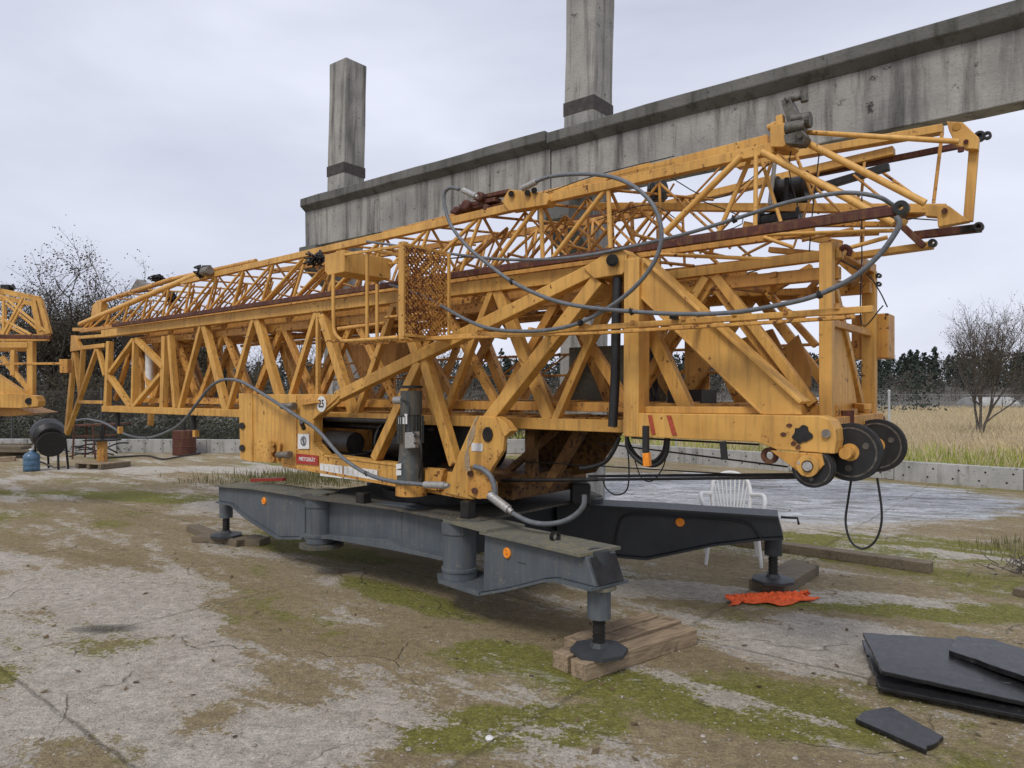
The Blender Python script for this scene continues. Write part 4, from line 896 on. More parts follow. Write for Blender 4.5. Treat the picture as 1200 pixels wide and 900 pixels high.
hose([(735, 508), (737, 520), (748, 536), (765, 541), (777, 530), (781, 512)], .012, 'black', 'hanging_cable', 3.95)
hose([(726, 513), (718, 530), (708, 542), (690, 548), (680, 549)], .014, 'black', 'hanging_cable', 4.0)
hose([(706, 560), (710, 572), (722, 580), (735, 573), (737, 545), (734, 515)], .005, 'black', 'hanging_cable', 4.1)
hose([(744, 540), (752, 560), (765, 563), (778, 545), (783, 515)], .004, 'black', 'hanging_cable', 4.1)
for a_, b_, va, vb, r in (((588, 563), (700, 562), 4.0, 4.0, .013), ((700, 562), (935, 559.5), 4.0, 3.95, .009), ((690, 558), (935, 556), 4.1, 4.1, .009), ((700, 519), (923, 547), 4.2, 3.95, .005), ((600, 540), (930, 560), 4.3, 4.0, .004), ((740, 513), (890, 521), 4.1, 4.1, .006), ((560, 300), (420, 312), 4.1, 4.1, .006)):
    part(MB().tube(V(*a_, va), V(*b_, vb), r, n=8), 'wire_rope', 'black_steel', bevel=0)
for pts in ([(815, 232), (870, 262), (760, 290)], [(780, 205), (840, 232), (905, 190)], [(960, 180), (952, 250), (948, 300)], [(700, 258), (760, 240), (800, 262)], [(1010, 230), (1010, 300), (1010, 380), (1035, 358)], [(770, 326), (830, 330), (905, 312)],
            [(985, 305), (1015, 320), (1030, 340), (1040, 360)], [(978, 250), (1098, 258)], [(930, 165), (925, 200), (940, 260)], [(640, 226), (700, 205), (790, 183)]):
    hose(pts, .0035, 'black', 'thin_cable', 4.3)
g = MB()
for k in range(6): g.path([V(561-k, 487+k, 3.74), V(549+k*1.3, 512, 3.7), V(545-k*.7+4, 532, 3.68), V(551-k, 552, 3.68)], .005, 5)
part(g, 'rope_coil', 'wood', bevel=0)
g = MB(); g.bar(V(755, 499, 3.7), V(755, 531, 3.7), .035, .03); part(g, 'connector_plug', 'black'); g = MB(); g.bar(V(755, 531, 3.695), V(756, 547, 3.695), .04, .035); part(g, 'connector_tip', 'orange')
g = MB(); g.bar(V(846, 517, 3.75), V(848, 539, 3.75), .036, .02); part(g, 'rubber_strap', 'black')

for px, py, v in ((600, 330, 3.55), (740, 365, 3.55), (960, 345, 3.55), (860, 257, 3.72), (680, 378, 3.55), (173, 513, 4.2), (430, 555, 3.6)):
    q = V(px, py, v); g = MB(); g.lathe(q-A*.012, (A*.95-Z*.3), [(0, .012), (0, .0175), (.02, .0175), (.02, .012)], 14, True); g.path([q, q+Z*.02-N*.015, q+Z*.0-N*.03], .003, 5, 2); part(g, 'cable_tie', 'black', bevel=0)
# ---- outrigger base
cb = [(3.54, 3.87), (5.2, 3.87), (5.2, 5.3), (3.54, 5.3)]
BZ0, BZ1 = .25, .68
def side_pts(pix, p0, n_): return [PL(px, py, p0, n_) for px, py in pix]
g = MB()
pn = N; yy = W(3.54, 3.76, 0)
def beam_prism(pix, v, d, name, mt): g = MB(); g.prism([V(*p, v) for p in pix], N*d); return part(g, name, mt, bevel=.006)
beam_prism([(385, 586), (470, 592), (527, 607), (527, 655), (505, 650), (466, 641), (456, 633), (385, 627)], 3.80, .14, 'chassis_beam', 'grey')
g = MB()
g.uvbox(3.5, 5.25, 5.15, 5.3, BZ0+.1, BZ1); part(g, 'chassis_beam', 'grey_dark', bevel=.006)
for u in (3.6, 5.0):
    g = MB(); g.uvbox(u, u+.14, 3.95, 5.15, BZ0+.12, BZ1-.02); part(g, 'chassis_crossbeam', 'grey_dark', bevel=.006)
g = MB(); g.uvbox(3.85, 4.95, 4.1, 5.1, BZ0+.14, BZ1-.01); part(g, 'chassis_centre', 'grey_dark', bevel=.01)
g = MB(); oct_ = [W(5.42, 3.72, 0), W(5.3, 3.64, 0), W(4.7, 3.70, 0), W(4.2, 3.73, 0), W(3.5, 3.66, 0), W(3.32, 3.75, 0), W(3.3, 5.35, 0), W(3.5, 5.5, 0), W(5.3, 5.5, 0), W(5.45, 5.35, 0)]
g.prism([p+Z*BZ1 for p in oct_], Z*.018); part(g, 'chassis_top_plate', 'grey_top2', bevel=.003)
g = MB(); g.prism([V(*p, 3.72) for p in ((350, 628), (385, 627), (456, 633), (466, 641), (527, 655), (527, 659), (460, 645), (385, 632), (352, 632))], N*.3); part(g, 'chassis_bottom_flange', 'grey', bevel=.003)
def jack(c, ztop, zfoot, mt='grey', r=.068):
    j = MB(); c = Vector((c.x, c.y, 0)); j.tube(c+Z*(ztop-.19), c+Z*ztop, r, n=20); jo = part(j, 'jack', mt, bevel=.004)
    j = MB(); j.tube(c+Z*(zfoot+.02), c+Z*(ztop-.17), r*.5, n=16)
    for k in range(6): zz = zfoot+.03+(ztop-.2-zfoot)*k/7; j.tube(c+Z*zz, c+Z*(zz+.01), r*.56, n=16)
    j.build('spindle', M['black_steel'], jo)
    j = MB(); j.lathe(c+Z*zfoot, Z, [(0, .168), (.022, .168), (.035, .06), (.06, .045)], 8); j.build('foot_plate', M['grey_dark'], jo)
    return jo
def outrigger(piv, end, pix, zf, mt, top, bot, wid=.12, lbl=None):
    # arm traced as a side profile on the upright plane through pivot and jack
    piv = Vector(piv); end = Vector(end); d = (end-piv); d.z = 0; L_ = d.length; d.normalize(); n_ = Vector((-d.y, d.x, 0)); n_ = n_ if n_.y > 0 else -n_
    p0 = piv-n_*wid
    prof = [PL(px, py, p0, n_) for px, py in pix]
    g = MB(); g.prism(prof, n_*wid*2); arm = part(g, 'outrigger_arm', mt, bevel=.006, label=lbl)
    def strip(idx, dz, th, name, m_, wd=.045):
        q = [prof[k] for k in idx]
        f = MB()
        for a_, b_ in zip(q, q[1:]): f.prism([a_-n_*wd+Z*dz, b_-n_*wd+Z*dz, b_+n_*(wid*2+wd)+Z*dz, a_+n_*(wid*2+wd)+Z*dz], Z*th)
        f.build(name, M[m_], arm)
    strip(top, .001, .018, 'top_flange', 'grey_top' if mt == 'grey' else mt); strip(bot, -.02, .018, 'bottom_flange', mt, .03)
    return arm, d, n_, p0
def top_flange(pts, th, arm, mt='grey_top'):
    g = MB(); g.prism(pts, Z*th); g.build('top_flange', M[mt], arm).modifiers.new('b', 'BEVEL').width = .003
P2 = W(3.54, 3.84, 0); E2 = G(702, 762, .11); E2.z = 0
arm, d2, n2, p0 = outrigger(P2, E2, [(568, 625), (600, 632), (686, 652), (697, 688), (654, 677), (640, 678), (600, 688), (566, 694)], .19, 'grey', (0, 1, 2), (3, 4, 5, 6, 7), lbl='slate grey outrigger arm nearest the camera')
g = MB(); q = [P2-d2*.2-n2*.12, P2-d2*.2+n2*.18, P2+d2*.4+n2*.16, P2+d2*.4-n2*.16, P2-d2*.05-n2*.2]
zl = PL(566, 694, p0, n2).z; zu = PL(568, 625, p0, n2).z+.02; g.prism([p+Z*(zl-.021) for p in q], Z*.03); g.build('bottom_flange', M['grey'], arm)
g = MB(); q = [P2-d2*.14-n2*.1, P2-d2*.2+n2*.02, P2-d2*.12+n2*.16, P2+d2*.50+n2*.16, P2+d2*.50-n2*.168, P2-d2*.02-n2*.18]
g.prism([p+Z*zu for p in q], Z*.022); g.build('doubler_plate', M['grey_top'], arm)
g = MB(); e0 = PL(688, 654, p0, n2); e1 = PL(697.5, 686, p0, n2); o_ = d2*.004
g.prism([e0+o_+n2*.02, e1+o_+n2*.02, e1+o_+n2*(.22), e0+o_+n2*.22], d2*.004); g.build('open_end_shade', M['black_steel'], arm)  # black plate painted in for the shade inside the open arm end
def pivot(c, z0, z1, arm, mt='grey', r=.125):
    g = MB(); c = Vector((c.x, c.y, 0)); g.lathe(c+Z*z0, Z, [(0, r), (.05, r), (.055, r*1.06), (.075, r*1.06), (.08, r*.97), (z1-z0-.09, r*.97), (z1-z0-.085, r*1.05), (z1-z0, r*1.05)], 36); o = g.build('pivot_cylinder', M[mt], arm)
    g = MB(); g.tube(c+Z*z1, c+Z*(z1+.03), r*.55, n=24); g.build('pivot_cap', M['grey_top'], arm); return o
pc = P2-n2*.05; pivot(pc, zl+.01, zu, arm)
g = MB(); q = E2+Z*.47; g.tube(q-Z*.0, q+Z*.02, .1, n=20); g.build('jack_collar', M['grey_top'], arm)
g = MB(); g.tube(E2+Z*.48, E2+Z*.69, .062, n=20); g.build('jack_housing', M['grey_dark'], arm)
jack(E2, .49, .10)
def reflector(px, py, p0, n_, arm):
    q = PL(px, py, p0, n_)-n_*.012; g = MB(); g.lathe(q, n_, [(0, .012), (-.004, .028), (.002, .036), (.014, .036)], 20); g.tube(q-n_*.008, q, .008, n=8); g.build('reflector', M['orange'], arm)
reflector(595, 648, p0, n2, arm)
g = MB(); q = P2+d2*1.0+Z*.705
for k in range(3): g.lathe(q+d2*(.012*k-.01), d2, [(0, .026), (0, .034), (.006, .034), (.006, .026)], 16, True)
g.build('lifting_ring', M['black_steel'], arm)
# stencil on near arm
g = MB()
for a_, b_ in (((606, 654), (612, 655)), ((609, 648), (617, 650)), ((615, 650), (613, 661)), ((606, 659), (616, 661))): g.bar(PL(*a_, p0-n2*.002, n2), PL(*b_, p0-n2*.002, n2), .004, .003, side=n2)
g.build('stencil_mark', M['text'], arm)
# left arm
P1 = W(5.2, 3.84, 0); E1 = G(265, 626, .09); E1.z = 0
arm, d1, n1, p0 = outrigger(P1, E1, [(256, 570), (300, 573), (357, 582), (357, 629), (328, 629), (290, 605), (273, 590), (256, 587)], .09, 'grey', (0, 1, 2), (3, 4, 5, 6, 7), lbl='grey outrigger arm at the left over short timbers')
pivot(P1-n1*.05+d1*.02, .29, .69, arm); reflector(310, 587, p0, n1, arm); jack(E1, .46, .07)
g = MB(); g.lathe(P1-n1*.05+Z*.255, Z, [(0, .19), (.03, .19)], 24); g.build('bottom_disc', M['grey_top2'], arm)
# right rear arm
P3 = W(3.35, 5.2, 0); E3 = G(906, 681, .1); E3.z = 0
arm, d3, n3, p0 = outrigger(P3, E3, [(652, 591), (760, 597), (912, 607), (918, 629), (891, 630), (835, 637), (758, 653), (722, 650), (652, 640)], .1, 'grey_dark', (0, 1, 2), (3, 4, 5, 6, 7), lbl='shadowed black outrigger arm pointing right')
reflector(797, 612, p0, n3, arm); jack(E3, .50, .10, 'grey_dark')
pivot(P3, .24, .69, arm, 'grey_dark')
g = MB(); g.path([PL(720, 650, p0-n3*.02, n3), PL(722, 625, p0-n3*.02, n3), PL(735, 603, p0-n3*.02, n3), PL(800, 606, p0-n3*.02, n3), PL(870, 611, p0-n3*.02, n3), PL(885, 622, p0-n3*.02, n3), PL(893, 633, p0-n3*.02, n3)], .008, 6); g.build('arm_cable', M['black'], arm)
g = MB(); q = PL(915, 606, p0, n3); g.path([q, q+d3*.12+Z*.0, q+d3*.13-Z*.05], .01, 6, 1); g.build('hook_rod', M['black_steel'], arm)
# hidden fourth arm, just its end beyond the platform
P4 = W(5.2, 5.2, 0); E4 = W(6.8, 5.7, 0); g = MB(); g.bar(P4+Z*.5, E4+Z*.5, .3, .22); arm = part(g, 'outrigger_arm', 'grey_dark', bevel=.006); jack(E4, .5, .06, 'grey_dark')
for px, y0, y1 in ((470, 594, 640), (430, 590, 630)):
    part(MB().bar(V(px, y0, 3.796), V(px, y1, 3.796), .014, .01), 'weld_rib', 'grey')
for k in range(8):
    a_ = k/8*6.283; q = P2-n2*.05+Z*(zu+.022 if 'zu' in globals() else .7)+Vector((math.cos(a_), math.sin(a_), 0))*.1
    part(MB().tube(q, q+Z*.014, .011, n=6), 'flange_bolt', 'grey_top', bevel=0)
# bits on the chassis: valve blocks, small lug, red bar
part(MB().uvbox(4.55, 4.65, 3.72, 3.8, .70, .78), 'chassis_lug', 'black_steel'); part(MB().uvbox(3.42, 3.5, 3.74, 3.82, .70, .82), 'chassis_lug', 'black_steel')
g = MB(); q = V(680, 578, 4.9); g.box(q, .16, .16, .18); part(g, 'connector_block', 'black', bevel=.02)
g = MB(); g.bar(V(292, 563, 4.6), V(330, 562, 4.6), .035, .05); part(g, 'red_bar', 'red')
g = MB(); g.tube(W(5.35, 3.9, .7), W(5.35, 3.9, .715), .16, n=24); part(g, 'turntable_disc', 'grey_top')

# ------------------------------------------------------------------ timbers under the feet and other loose pieces
def plank(name, p, q, w, h, mat, label, cat, group=None, z=0, parent=None):
    p = Vector(p); q = Vector(q); p.z = q.z = 0; d = (q-p).normalized(); s = Vector((-d.y, d.x, 0)); g = MB()
    n = 6; vs = []
    for i in range(n+1):
        c = p+(q-p)*i/n
        for a_, b_ in ((-1, 0), (1, 0), (1, 1), (-1, 1)): vs.append(c+s*a_*w/2*(1+random.uniform(-.03, .03))+Z*(z+b_*h*(1+random.uniform(-.03, .03))))
    g.add(vs, [(i*4+j, i*4+(j+1) % 4, (i+1)*4+(j+1) % 4, (i+1)*4+j) for i in range(n) for j in range(4)]+[(0, 1, 2, 3), tuple(n*4+j for j in (3, 2, 1, 0))])
    o = g.build(name, M[mat], bevel=.006, org=p+Z*z); return tag(o, label, cat, group)
pA, pB = G(662, 792), G(796, 752)     # lower edge run of the near timbers
dT = (pB-pA).normalized(); sT = Vector((-dT.y, dT.x, 0)); sT = sT if sT.y > 0 else -sT
e2 = E2
M['wood'] = wood('weathered_timber', (.15, .105, .065), (.40, .30, .19), -math.atan2(dT.y, dT.x))
for x0, y0, x1, y1, wd, lb in ((677, 796, 808, 752, .12, 'front timber beam under the nearest jack foot'), (656, 786, 790, 741, .125, 'middle timber beam directly under the nearest jack foot'), (668, 768, 764, 736, .11, 'rear timber beam under the nearest jack foot')):
    plank('timber', G(x0, y0), G(x1, y1), wd, .10, 'wood', lb, 'timber', 'timbers under the nearest jack foot')
q = G(265, 633)
for i, (x0, y0, x1, y1, lb) in enumerate(((226, 622, 262, 636, 'mossy timber left of the far left jack foot'), (262, 634, 284, 640, 'short dark timber in front of the far left jack foot'), (284, 638, 303, 634, 'short timber stub right of the far left jack foot'))):
    plank('timber', G(x0, y0), G(x1, y1), .14, .07, 'wood_dark', lb, 'timber', 'timbers at the left jack foot')
plank('timber', E1+Vector((-.35, .1, 0)), E1+Vector((.45, -.1, 0)), .2, .065, 'wood_dark', 'flat timber directly under the far left jack foot', 'timber', 'timbers at the left jack foot')
for x0, y0, x1, y1, lb in ((888, 693, 938, 667, 'timber under the right rear jack foot, left one'), (908, 698, 950, 672, 'timber under the right rear jack foot, right one')):
    plank('timber', G(x0, y0), G(x1, y1), .15, .085, 'wood_dark', lb, 'timber', 'timbers under the right rear jack foot')
plank('beam_on_ground', G(855, 637), G(1092, 671), .14, .09, 'wood_dark', 'long grey weathered beam lying on the ground behind the right outrigger', 'beam')
plank('board', G(1196, 700), G(1240, 690), .12, .06, 'wood_dark', 'cut board end at the right picture edge', 'board')
# orange rag
g = MB(); c_ = G(902, 703); nx, ny = 60, 36; vs = []
for j in range(ny+1):
    for i in range(nx+1):
        a_, b_ = i/nx-.5, j/ny-.5
        x = c_.x+a_*.62*(1-.25*b_)+.035*math.sin(b_*13)+.02*math.sin(b_*31+1); y = c_.y+b_*(.24+.10*math.sin(a_*8+1)+.05*math.sin(a_*21))+.10*a_
        z = .008+.035*max(0, math.sin(a_*17+b_*12+2*math.sin(b_*9)))*(1-2*abs(b_)*.8)+.022*abs(math.sin(a_*31-b_*23))*(1-1.8*abs(b_)); vs.append((x, y, max(.006, z)))
g.add(vs, [(j*(nx+1)+i, j*(nx+1)+i+1, (j+1)*(nx+1)+i+1, (j+1)*(nx+1)+i) for j in range(ny) for i in range(nx)], True)
o = g.build('rag', M['rag'], org=c_); m_ = o.modifiers.new('s', 'SOLIDIFY'); m_.thickness = .004
tag(o, 'crumpled bright orange cloth on the ground below the right jack foot', 'cloth')
# black sheets at the lower right
M['sheet'] = painted('black_formwork_sheet', (.017, .017, .018), (.011, .011, .012), rust=(.13, .125, .11), rust_at=.655, rough=.3, streak=.3, dirt=(.05, .047, .042))
def slab(name, cs, th, z, label, cat, group=None, mat='sheet', tilt=0):
    g = MB(); p_ = [G(x, y, z+zz) for x, y, zz in cs]; pts = []
    for a_, b_ in zip(p_, p_[1:]+p_[:1]):
        n_ = max(2, int((b_-a_).length/.035)); e_ = (b_-a_).normalized(); s_ = Vector((-e_.y, e_.x, 0))
        for k in range(n_): pts.append(a_+(b_-a_)*k/n_+s_*random.uniform(-.003, .003)*(k > 0)-s_*(.012 if random.random() < .06 and k else 0))
    g.prism(pts, Z*-th); o = g.build(name, M[mat], bevel=.003, org=Vector((pts[0].x, pts[0].y, 0))); return tag(o, label, cat, group)
slab('black_sheet', [(1010, 750, 0), (1120, 757, 0), (1260, 800, 0), (1215, 842, 0), (1030, 805, 0)], .02, .05, 'lower black sheet of the pile at lower right', 'sheet', 'black sheets at the lower right')
slab('black_sheet', [(1011, 741, .05), (1115, 748, .03), (1270, 792, .0), (1235, 830, 0), (1033, 786, .03)], .022, .085, 'large black sheet on top of the pile at lower right', 'sheet', 'black sheets at the lower right')
slab('black_sheet', [(1122, 745, 0), (1165, 749, 0), (1205, 762, 0), (1290, 800, 0), (1240, 806, 0), (1112, 762, 0)], .03, .14, 'narrow black sheet lying across the large sheet', 'sheet', 'black sheets at the lower right')
slab('black_sheet', [(1012, 833, 0), (1044, 828, 0), (1106, 863, 0), (1086, 879, 0), (1002, 842, 0)], .02, .03, 'small glossy black sheet lying apart in front of the pile', 'sheet', 'black sheets at the lower right')
plank('board', G(1178, 818), G(1230, 850), .09, .05, 'wood', 'pale board end sticking out under the black sheets', 'board')
plank('board', G(1018, 800), G(1120, 822), .08, .03, 'wood_dark', 'thin dark batten under the front edge of the black sheets', 'board')
# pebbles, leaves and litter
g = MB()
def stone(g, c, r):
    n = 7; vs = []; rings = ((0, .8), (.45, 1), (.8, .55))
    for h, k in rings: vs += [Vector(c)+Vector((math.cos(a_/n*6.283)*r*k*random.uniform(.8, 1.2), math.sin(a_/n*6.283)*r*k*random.uniform(.8, 1.2), h*r)) for a_ in range(n)]
    g.add(vs, [(i*n+j, i*n+(j+1) % n, (i+1)*n+(j+1) % n, (i+1)*n+j) for i in range(2) for j in range(n)]+[tuple(2*n+j for j in range(n))])
random.seed(12)
for i in range(5200):
    y = 2.9+random.random()**1.4*11; x = random.uniform(-.75, .75)*y; stone(g, (x, y, -.001), random.uniform(.002, .0075)*(1 if random.random() < .96 else 2))
tag(g.build('gravel', plain('mixed_gravel', (.3, .27, .23), .9, .5, 25)), 'loose small stones scattered over the yard', 'gravel', kind='stuff')
g = MB(); stone(g, G(573, 867), .022); tag(g.build('pebble', M['white'], org=G(573, 867)), 'pale pebble lying alone in the foreground', 'pebble')
g = MB(); stone(g, G(741, 733), .04); tag(g.build('pebble', M['white'], org=G(741, 733)), 'white pebble behind the timbers under the nearest jack', 'pebble')
l = MB()
for i in range(420):
    if i < 200: p = G(375, 562)+Vector((random.gauss(0, .9), random.gauss(0, .7), .015))
    else: y = 3+random.random()*10; p = Vector((random.uniform(-.7, .75)*y, y, .006))
    a_ = random.random()*6.28; s_ = random.uniform(.012, .03); X_ = Vector((math.cos(a_), math.sin(a_), .2))*s_; Y_ = Vector((-math.sin(a_), math.cos(a_), .15))*s_*.6; l.add([p-X_, p+Y_, p+X_+Z*.004, p-Y_], [(0, 1, 2, 3)])
tag(l.build('fallen_leaves', M['leaf_brown']), 'dry brown leaves scattered on the ground', 'leaves', kind='stuff')
l = MB()
for i in range(2600):
    p = G(372, 561)+Vector((random.gauss(0, .95), random.gauss(0, .55), 0))
    blade(l, p, random.uniform(.03, .26)*(1 if random.random() < .25 else .45), .006)
for i in range(500): y = random.uniform(6.6, 7.6); blade(l, Vector((random.gauss(5.2, .3), y, 0)), random.uniform(.03, .12), .004)
tag(l.build('weeds', leafmat('yard_weeds', (.13, .14, .05), (.22, .2, .1))), 'weeds and dead stalks growing on the yard behind the left outrigger', 'weeds', kind='stuff')
g = MB()
for i in range(45): c_ = G(1205, 672)+Vector((random.gauss(0, .16), random.gauss(0, .14), .02)); dd = Vector((random.gauss(0, 1), random.gauss(0, 1), random.uniform(0, .8))).normalized(); g.path([c_, c_+dd*.12, c_+dd*.2+Vector((random.gauss(0, .04), 0, .02))], .004, 4, 1)
tag(g.build('brushwood', M['bark']), 'small heap of dry twigs at the right picture edge', 'brushwood')

# ------------------------------------------------------------------ plastic chair behind the outrigger
def chair():
    b0 = G(858, 657); t_ = thing('plastic_chair', b0, 'white moulded plastic garden chair standing behind the right outrigger', 'chair')
    fw = Vector((-.25, -.97, 0)).normalized(); sd_ = Vector((fw.y, -fw.x, 0)); sd_ = sd_ if sd_.x > 0 else -sd_; fw = -fw if fw.y > 0 else fw
    def C_(s, f, z): return b0+sd_*s+fw*f+Z*z
    mt = M['white_plastic']; sh = .40
    for s in (-1, 1):
        for f in (-1, 1):
            g = MB(); a_ = C_(s*.2, f*.19, sh); b_ = C_(s*.245, f*.24, 0)
            g.path([a_, (a_+b_)/2, b_], .026, 8, 2, .016); g.build('leg', mt, t_)
    g = MB(); vs = []; n = 10
    for j in range(n+1):
        for i in range(n+1):
            a_, b_ = i/n-.5, j/n-.5; vs.append(C_(a_*.46, b_*.44, sh+.025-.03*(1-4*a_*a_)*(1-4*b_*b_)))
    g.add(vs, [(j*(n+1)+i, j*(n+1)+i+1, (j+1)*(n+1)+i+1, (j+1)*(n+1)+i) for j in range(n) for i in range(n)], True); o = g.build('seat', mt, t_); o.modifiers.new('s', 'SOLIDIFY').thickness = .02
    g = MB()
    def bk(a_, z): return C_(math.sin(a_)*.25*(.8+.2*z/.4), -.2-.05*math.cos(a_)-.12*z/.4+.05*abs(a_), sh+z)
    rim = [bk(-.95, .0)]+[bk(-.95+.95*2*k/12, .2+.2*math.sin(math.pi*k/12)**.5) for k in range(13)]+[bk(.95, .0)]
    g.path(rim, .019, 8, 3); g.path([bk(-.9, .04), bk(-.4, .04), bk(.0, .04), bk(.4, .04), bk(.9, .04)], .014, 8, 3)
    for k in range(9):
        a_ = -.75+k*.1875; g.path([bk(a_*.75, .05), bk(a_*.9, .2), bk(a_, .2+.195*math.sin(math.pi*(a_+.95)/1.9)**.5)], .009, 6, 2)
    g.build('backrest', mt, t_)
    for s in (-1, 1):
        g = MB(); g.path([bk(s*.93, .2), C_(s*.28, -.08, sh+.22), C_(s*.285, .1, sh+.2), C_(s*.27, .2, sh+.15), C_(s*.235, .21, sh)], .02, 8, 3); g.build('armrest', mt, t_)
chair()

# ------------------------------------------------------------------ left edge: second crane
def Q(px, py, d=0): return Yp(px, py, 9.5)+Vector((-.56, .83, 0))*d
c0_ = Q(-260, 560); C2 = thing('tower_crane', (c0_.x, c0_.y+.5, 0), 'second yellow lattice crane cut off by the left picture edge', 'crane')
YY = Vector((0, 1, 0))
def p2(lst, name, mt, w, d=.06, ds=(0,)):
    for dd in ds:
        g = MB()
        for a_, b_ in lst: g.bar(Q(*a_, dd), Q(*b_, dd), w, d, side=YY)
        g.build(name, M[mt], C2, bevel=.004)
p2([((-300, 380), (0, 341)), ((0, 341), (45, 350))], 'jib_top_chord', YL, .07, ds=(0, .8))
p2([((45, 350), (56, 391)), ((38, 350), (46, 388))], 'jib_end_frame', YL, .06, ds=(0, .8))
p2([((-300, 391), (58, 395)), ], 'guy_bar', 'rust', .05)
p2([((-300, 396), (56, 393))], 'jib_bottom_chord', YL, .05, ds=(.1, .8))
lst = []
for k in range(6): x = -262+k*48; lst += [((x, 372-k*4), (x+24, 392)), ((x+24, 392), (x+48, 368-k*4))]
lst += [((0, 345), (52, 388)), ((3, 352), (3, 392)), ((-5, 370), (35, 392))]
p2(lst, 'jib_lattice', YP, .03, .03, (0, .8))
p2([((-300, 405), (32, 404))], 'mast_top_chord', YL, .08, .08, (0, 1.0))
p2([((34, 400), (34, 462))], 'end_post', YL, .08, .08, (0, 1.0))
p2([((-300, 470), (0, 472)), ], 'mast_bottom_chord', YL, .09, .09, (0, 1.0))
p2([((0, 418), (33, 458)), ((-60, 405), (-100, 470)), ((-60, 405), (-10, 470)), ((14, 410), (14, 440)), ((-160, 405), (-100, 470)), ((-160, 405), (-210, 470))], 'mast_brace', YL, .06, .05, (0, 1.0))
g = MB(); g.prism([Q(*p, -.1) for p in ((-30, 440), (-10, 436), (30, 462), (45, 466), (45, 476), (38, 478), (0, 474), (-30, 474))], YY*.12); g.build('backstay_plate', M[YL], C2, bevel=.004)
g = MB(); g.prism([Q(*p, -.15) for p in ((-100, 464), (20, 461), (42, 464), (45, 470), (44, 476), (22, 478), (-100, 475))], YY*.15); g.build('side_beam', M[YL], C2, bevel=.004)
g = MB(); g.tube(Q(34, 470, -.17), Q(34, 470, .0), .045, n=16); g.build('axle_pin', M['black_steel'], C2)
p2([((-200, 427), (70, 426))], 'walkway_rail', YO, .03, .03)
g = MB(); g.prism([Q(*p, -.02) for p in ((69, 421), (79, 421), (79, 437), (70, 437))], YY*.1); g.build('junction_box', M[YO], C2, bevel=.004)
g = MB(); g.prism([Q(*p) for p in ((-30, 476), (20, 478), (40, 484), (10, 488), (-30, 486))], YY*.5); g.build('underside_frame', M[YI], C2)
g = MB(); g.box(Q(8, 337, .2), .12, .12, .12); g.tube(Q(-2, 340, .2), Q(16, 334, .2), .035); g.build('pulley_block', M['black_steel'], C2, bevel=.01)
g = MB(); cc = Vector((c0_.x, c0_.y+.6, 0)); g.box(cc+Z*.7, 3.0, 1.6, .25); g.build('chassis', M['grey'], C2, bevel=.01)
g = MB(); g.lathe(cc+Z*.82, Z, [(0, .6), (.5, .6)], 30); g.build('slewing_ring', M['black_steel'], C2)
for sx in (-1, 1):
    for sy in (-1, 1): g = MB(); q = cc+Vector((sx*1.4, sy*.75, 0)); g.tube(q, q+Z*.6, .06); g.tube(q, q+Z*.03, .18, n=8); g.build('jack', M['grey_dark'], C2)
# barrel grill on legs
b0 = G(58, 550); t_ = thing('barrel_mixer', b0, 'black round drum on a thin legged stand at the left edge of the yard', 'drum stand')
ax = Vector((-.62, .72, .25)).normalized()
g = MB(); cD = b0+Vector((-.02, 0, .72)); g.lathe(cD-ax*.25, ax, [(0, .02), (.0, .22), (.03, .25), (.1, .30), (.28, .33), (.42, .31), (.52, .2), (.54, .05)], 36); g.build('drum', M['black_steel'], t_, bevel=.005)
g = MB(); g.lathe(cD-ax*.28-Vector((-.02, 0, .12)), ax, [(0, .2), (.0, .26), (.05, .26), (.05, .2)], 30); g.build('drum_ring', M['black'], t_)
for dx, dy in ((-.27, -.1), (-.18, .25), (.25, -.1), (.33, .1)): g = MB(); g.tube(b0+Vector((dx, dy, 0)), b0+Vector((dx*.85, dy*.6, .75)), .022, n=8); g.build('leg', M['black_steel'], t_)
g = MB(); g.tube(b0+Vector((-.25, -.1, .22)), b0+Vector((.1, .0, .04)), .018); g.tube(b0+Vector((.1, 0, .04)), b0+Vector((.3, .05, .05)), .018); g.build('brace', M['steel'], t_)
# water bottle
b0 = G(37, 552); g = MB(); g.lathe(b0, Z, [(0, .12), (.01, .145), (.08, .15), (.1, .14), (.12, .15), (.2, .15), (.22, .14), (.24, .15), (.31, .148), (.36, .11), (.39, .045), (.43, .04)], 28)
t_ = thing('water_bottle', b0, 'large blue plastic water bottle standing beside the black drum', 'bottle'); g.build('bottle_body', M['blue'], t_, smooth=True); g = MB(); g.tube(b0+Z*.43, b0+Z*.455, .045, n=16); g.build('cap', M['white'], t_)
# lumber stacks
random.seed(21)
for i in range(11):
    lv = i//3; x0 = random.uniform(-30, -5); x1 = random.uniform(26, 42); yb = 536-(i % 3)*2.5; p = G(x0, yb+random.uniform(-1, 1)); q = G(x1, yb+random.uniform(-1, 1))
    plank('board', p, q, .3, .07, 'wood_dark', ORD[i]+' weathered dark board from the bottom in the pile at left edge', 'board', 'boards in the pile at the left edge', z=.075*lv)
plank('board', G(-8, 541), G(18, 540), .25, .1, 'wood', 'short pale beam in front of the board pile at left', 'beam')
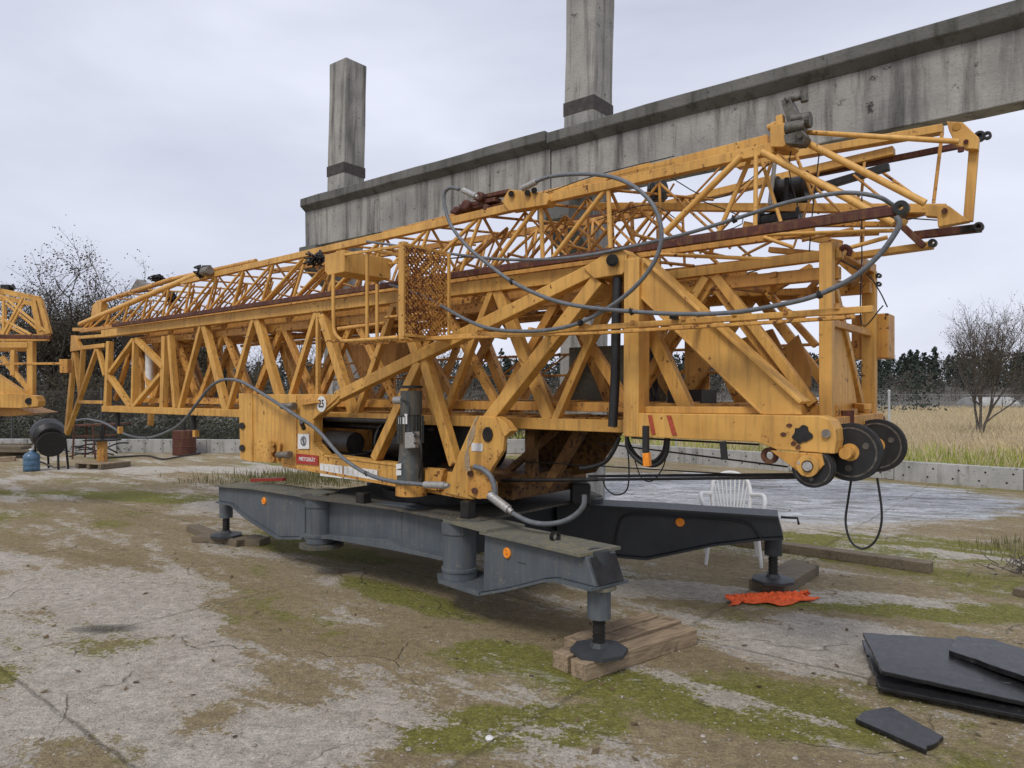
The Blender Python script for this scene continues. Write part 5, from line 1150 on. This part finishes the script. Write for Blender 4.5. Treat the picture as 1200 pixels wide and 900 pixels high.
# pallet with orange post
b0 = G(121, 548); t_ = thing('pallet', b0, 'small grey wooden pallet under the orange post', 'pallet'); ex = Vector((.92, -.38, 0)); ey = Vector((.38, .92, 0))
for k in range(5): g = MB(); g.box(b0+ey*(-.3+k*.15)+Z*.115, .78, .1, .02, (ex, ey, Z)); g.build('deck_board', M['wood'], t_)
for k in range(3): g = MB(); g.box(b0+ex*(-.34+k*.34)+Z*.055, .09, .7, .09, (ex, ey, Z)); g.build('bearer', M['wood_dark'], t_)
q = b0+Vector((-.08, .1, .125)); t_ = thing('orange_post_stand', q, 'rusty orange steel post with a flat plate standing on the pallet', 'post stand')
g = MB(); g.box(q+Z*.22, .15, .15, .44); g.build('post', M[YO], t_, bevel=.006); g = MB(); g.box(q+Z*.455, .6, .4, .03); g.build('top_plate', M['black_steel'], t_); g = MB(); g.tube(q+Z*.47, q+Z*.8, .03); g.tube(q+Z*.55, q+Z*.66, .06); g.build('spindle', M['black_steel'], t_)
# rusty frame stand
b0 = G(97, 538); t_ = thing('metal_trestle', b0, 'rusty steel trestle carrying the grey hose left of the pallet', 'trestle')
for dx in (-.25, .3):
    for dy in (0, .5): g = MB(); g.tube(b0+Vector((dx, dy, 0)), b0+Vector((dx*.8, dy, .82)), .02, n=8); g.build('leg', M['rust'], t_)
g = MB(); g.bar(b0+Vector((-.35, 0, .8)), b0+Vector((.9, 0, .84)), .04, .5, side=YY); g.bar(b0+Vector((-.25, 0, .55)), b0+Vector((.8, 0, .58)), .03, .03, side=YY); g.build('top_frame', M['rust'], t_)
g = MB()
for i in range(22): c_ = G(random.uniform(78, 135), random.uniform(528, 537)); c_.z = random.uniform(.02, .35)*random.random(); d_ = Vector((random.gauss(0, 1), random.gauss(0, .5), random.gauss(0, .25))).normalized(); c_.z = max(c_.z, .04); g.path([c_, c_+d_*.25+Z*.05, c_+d_*.5], .02, 6, 2)
tag(g.build('scrap_heap', M['black_steel']), 'dark tangle of scrap steel and hoses behind the pallet', 'scrap heap')
# rusty barrel
b0 = G(216, 533); t_ = thing('steel_barrel', b0, 'dark rusty open steel barrel standing under the crane tower', 'barrel')
g = MB(); g.lathe(b0, Z, [(0, .26), (.02, .28), (.2, .28), (.215, .29), (.23, .28), (.42, .28), (.435, .29), (.45, .28), (.62, .28), (.63, .265)], 32); g.build('barrel_body', M['rust'], t_); g = MB(); g.tube(b0+Z*.6, b0+Z*.98, .035); g.build('pump_tube', M['black_steel'], t_)
for px, y0, y1, lb in ((138, 482, 508, 'short black hanging rod with tip under the left end of the tower'), (227, 484, 512, 'short black hanging rod with orange tip above the barrel')):
    g = MB(); g.tube(V(px, y0, 4.1), V(px, y1-8, 4.1), .03, n=10); o = part(g, 'support_rod', 'black'); g = MB(); g.bar(V(px, y1-8, 4.08), V(px, y1, 4.08), .06, .05); g.build('rod_tip', M[YO], o)
g = MB(); g.path([G(120, 537, .03), G(170, 534, .03), G(190, 538, .03), G(205, 536, .03), G(235, 531, .03)], .02, 8); tag(g.build('ground_hose', M['black']), 'black hose lying on the ground behind the pallet and barrel', 'hose')
# signboard-like greenhouses far away
for i, (x, y, lb) in enumerate(((52, 78, 'pale low greenhouse far away right of the bare tree'), (30, 74, 'pale low greenhouse far away left of the bare tree'))):
    t_ = thing('greenhouse', (x, y, 0), lb, 'greenhouse', 'far greenhouses'); g = MB()
    g.prism([Vector((x-2, y+2*math.cos(a_/8*math.pi), 1.1*math.sin(a_/8*math.pi)+.01)) for a_ in range(9)], Vector((4.5, 0, 0))); g.build('cover', M['conc_pale'], t_)
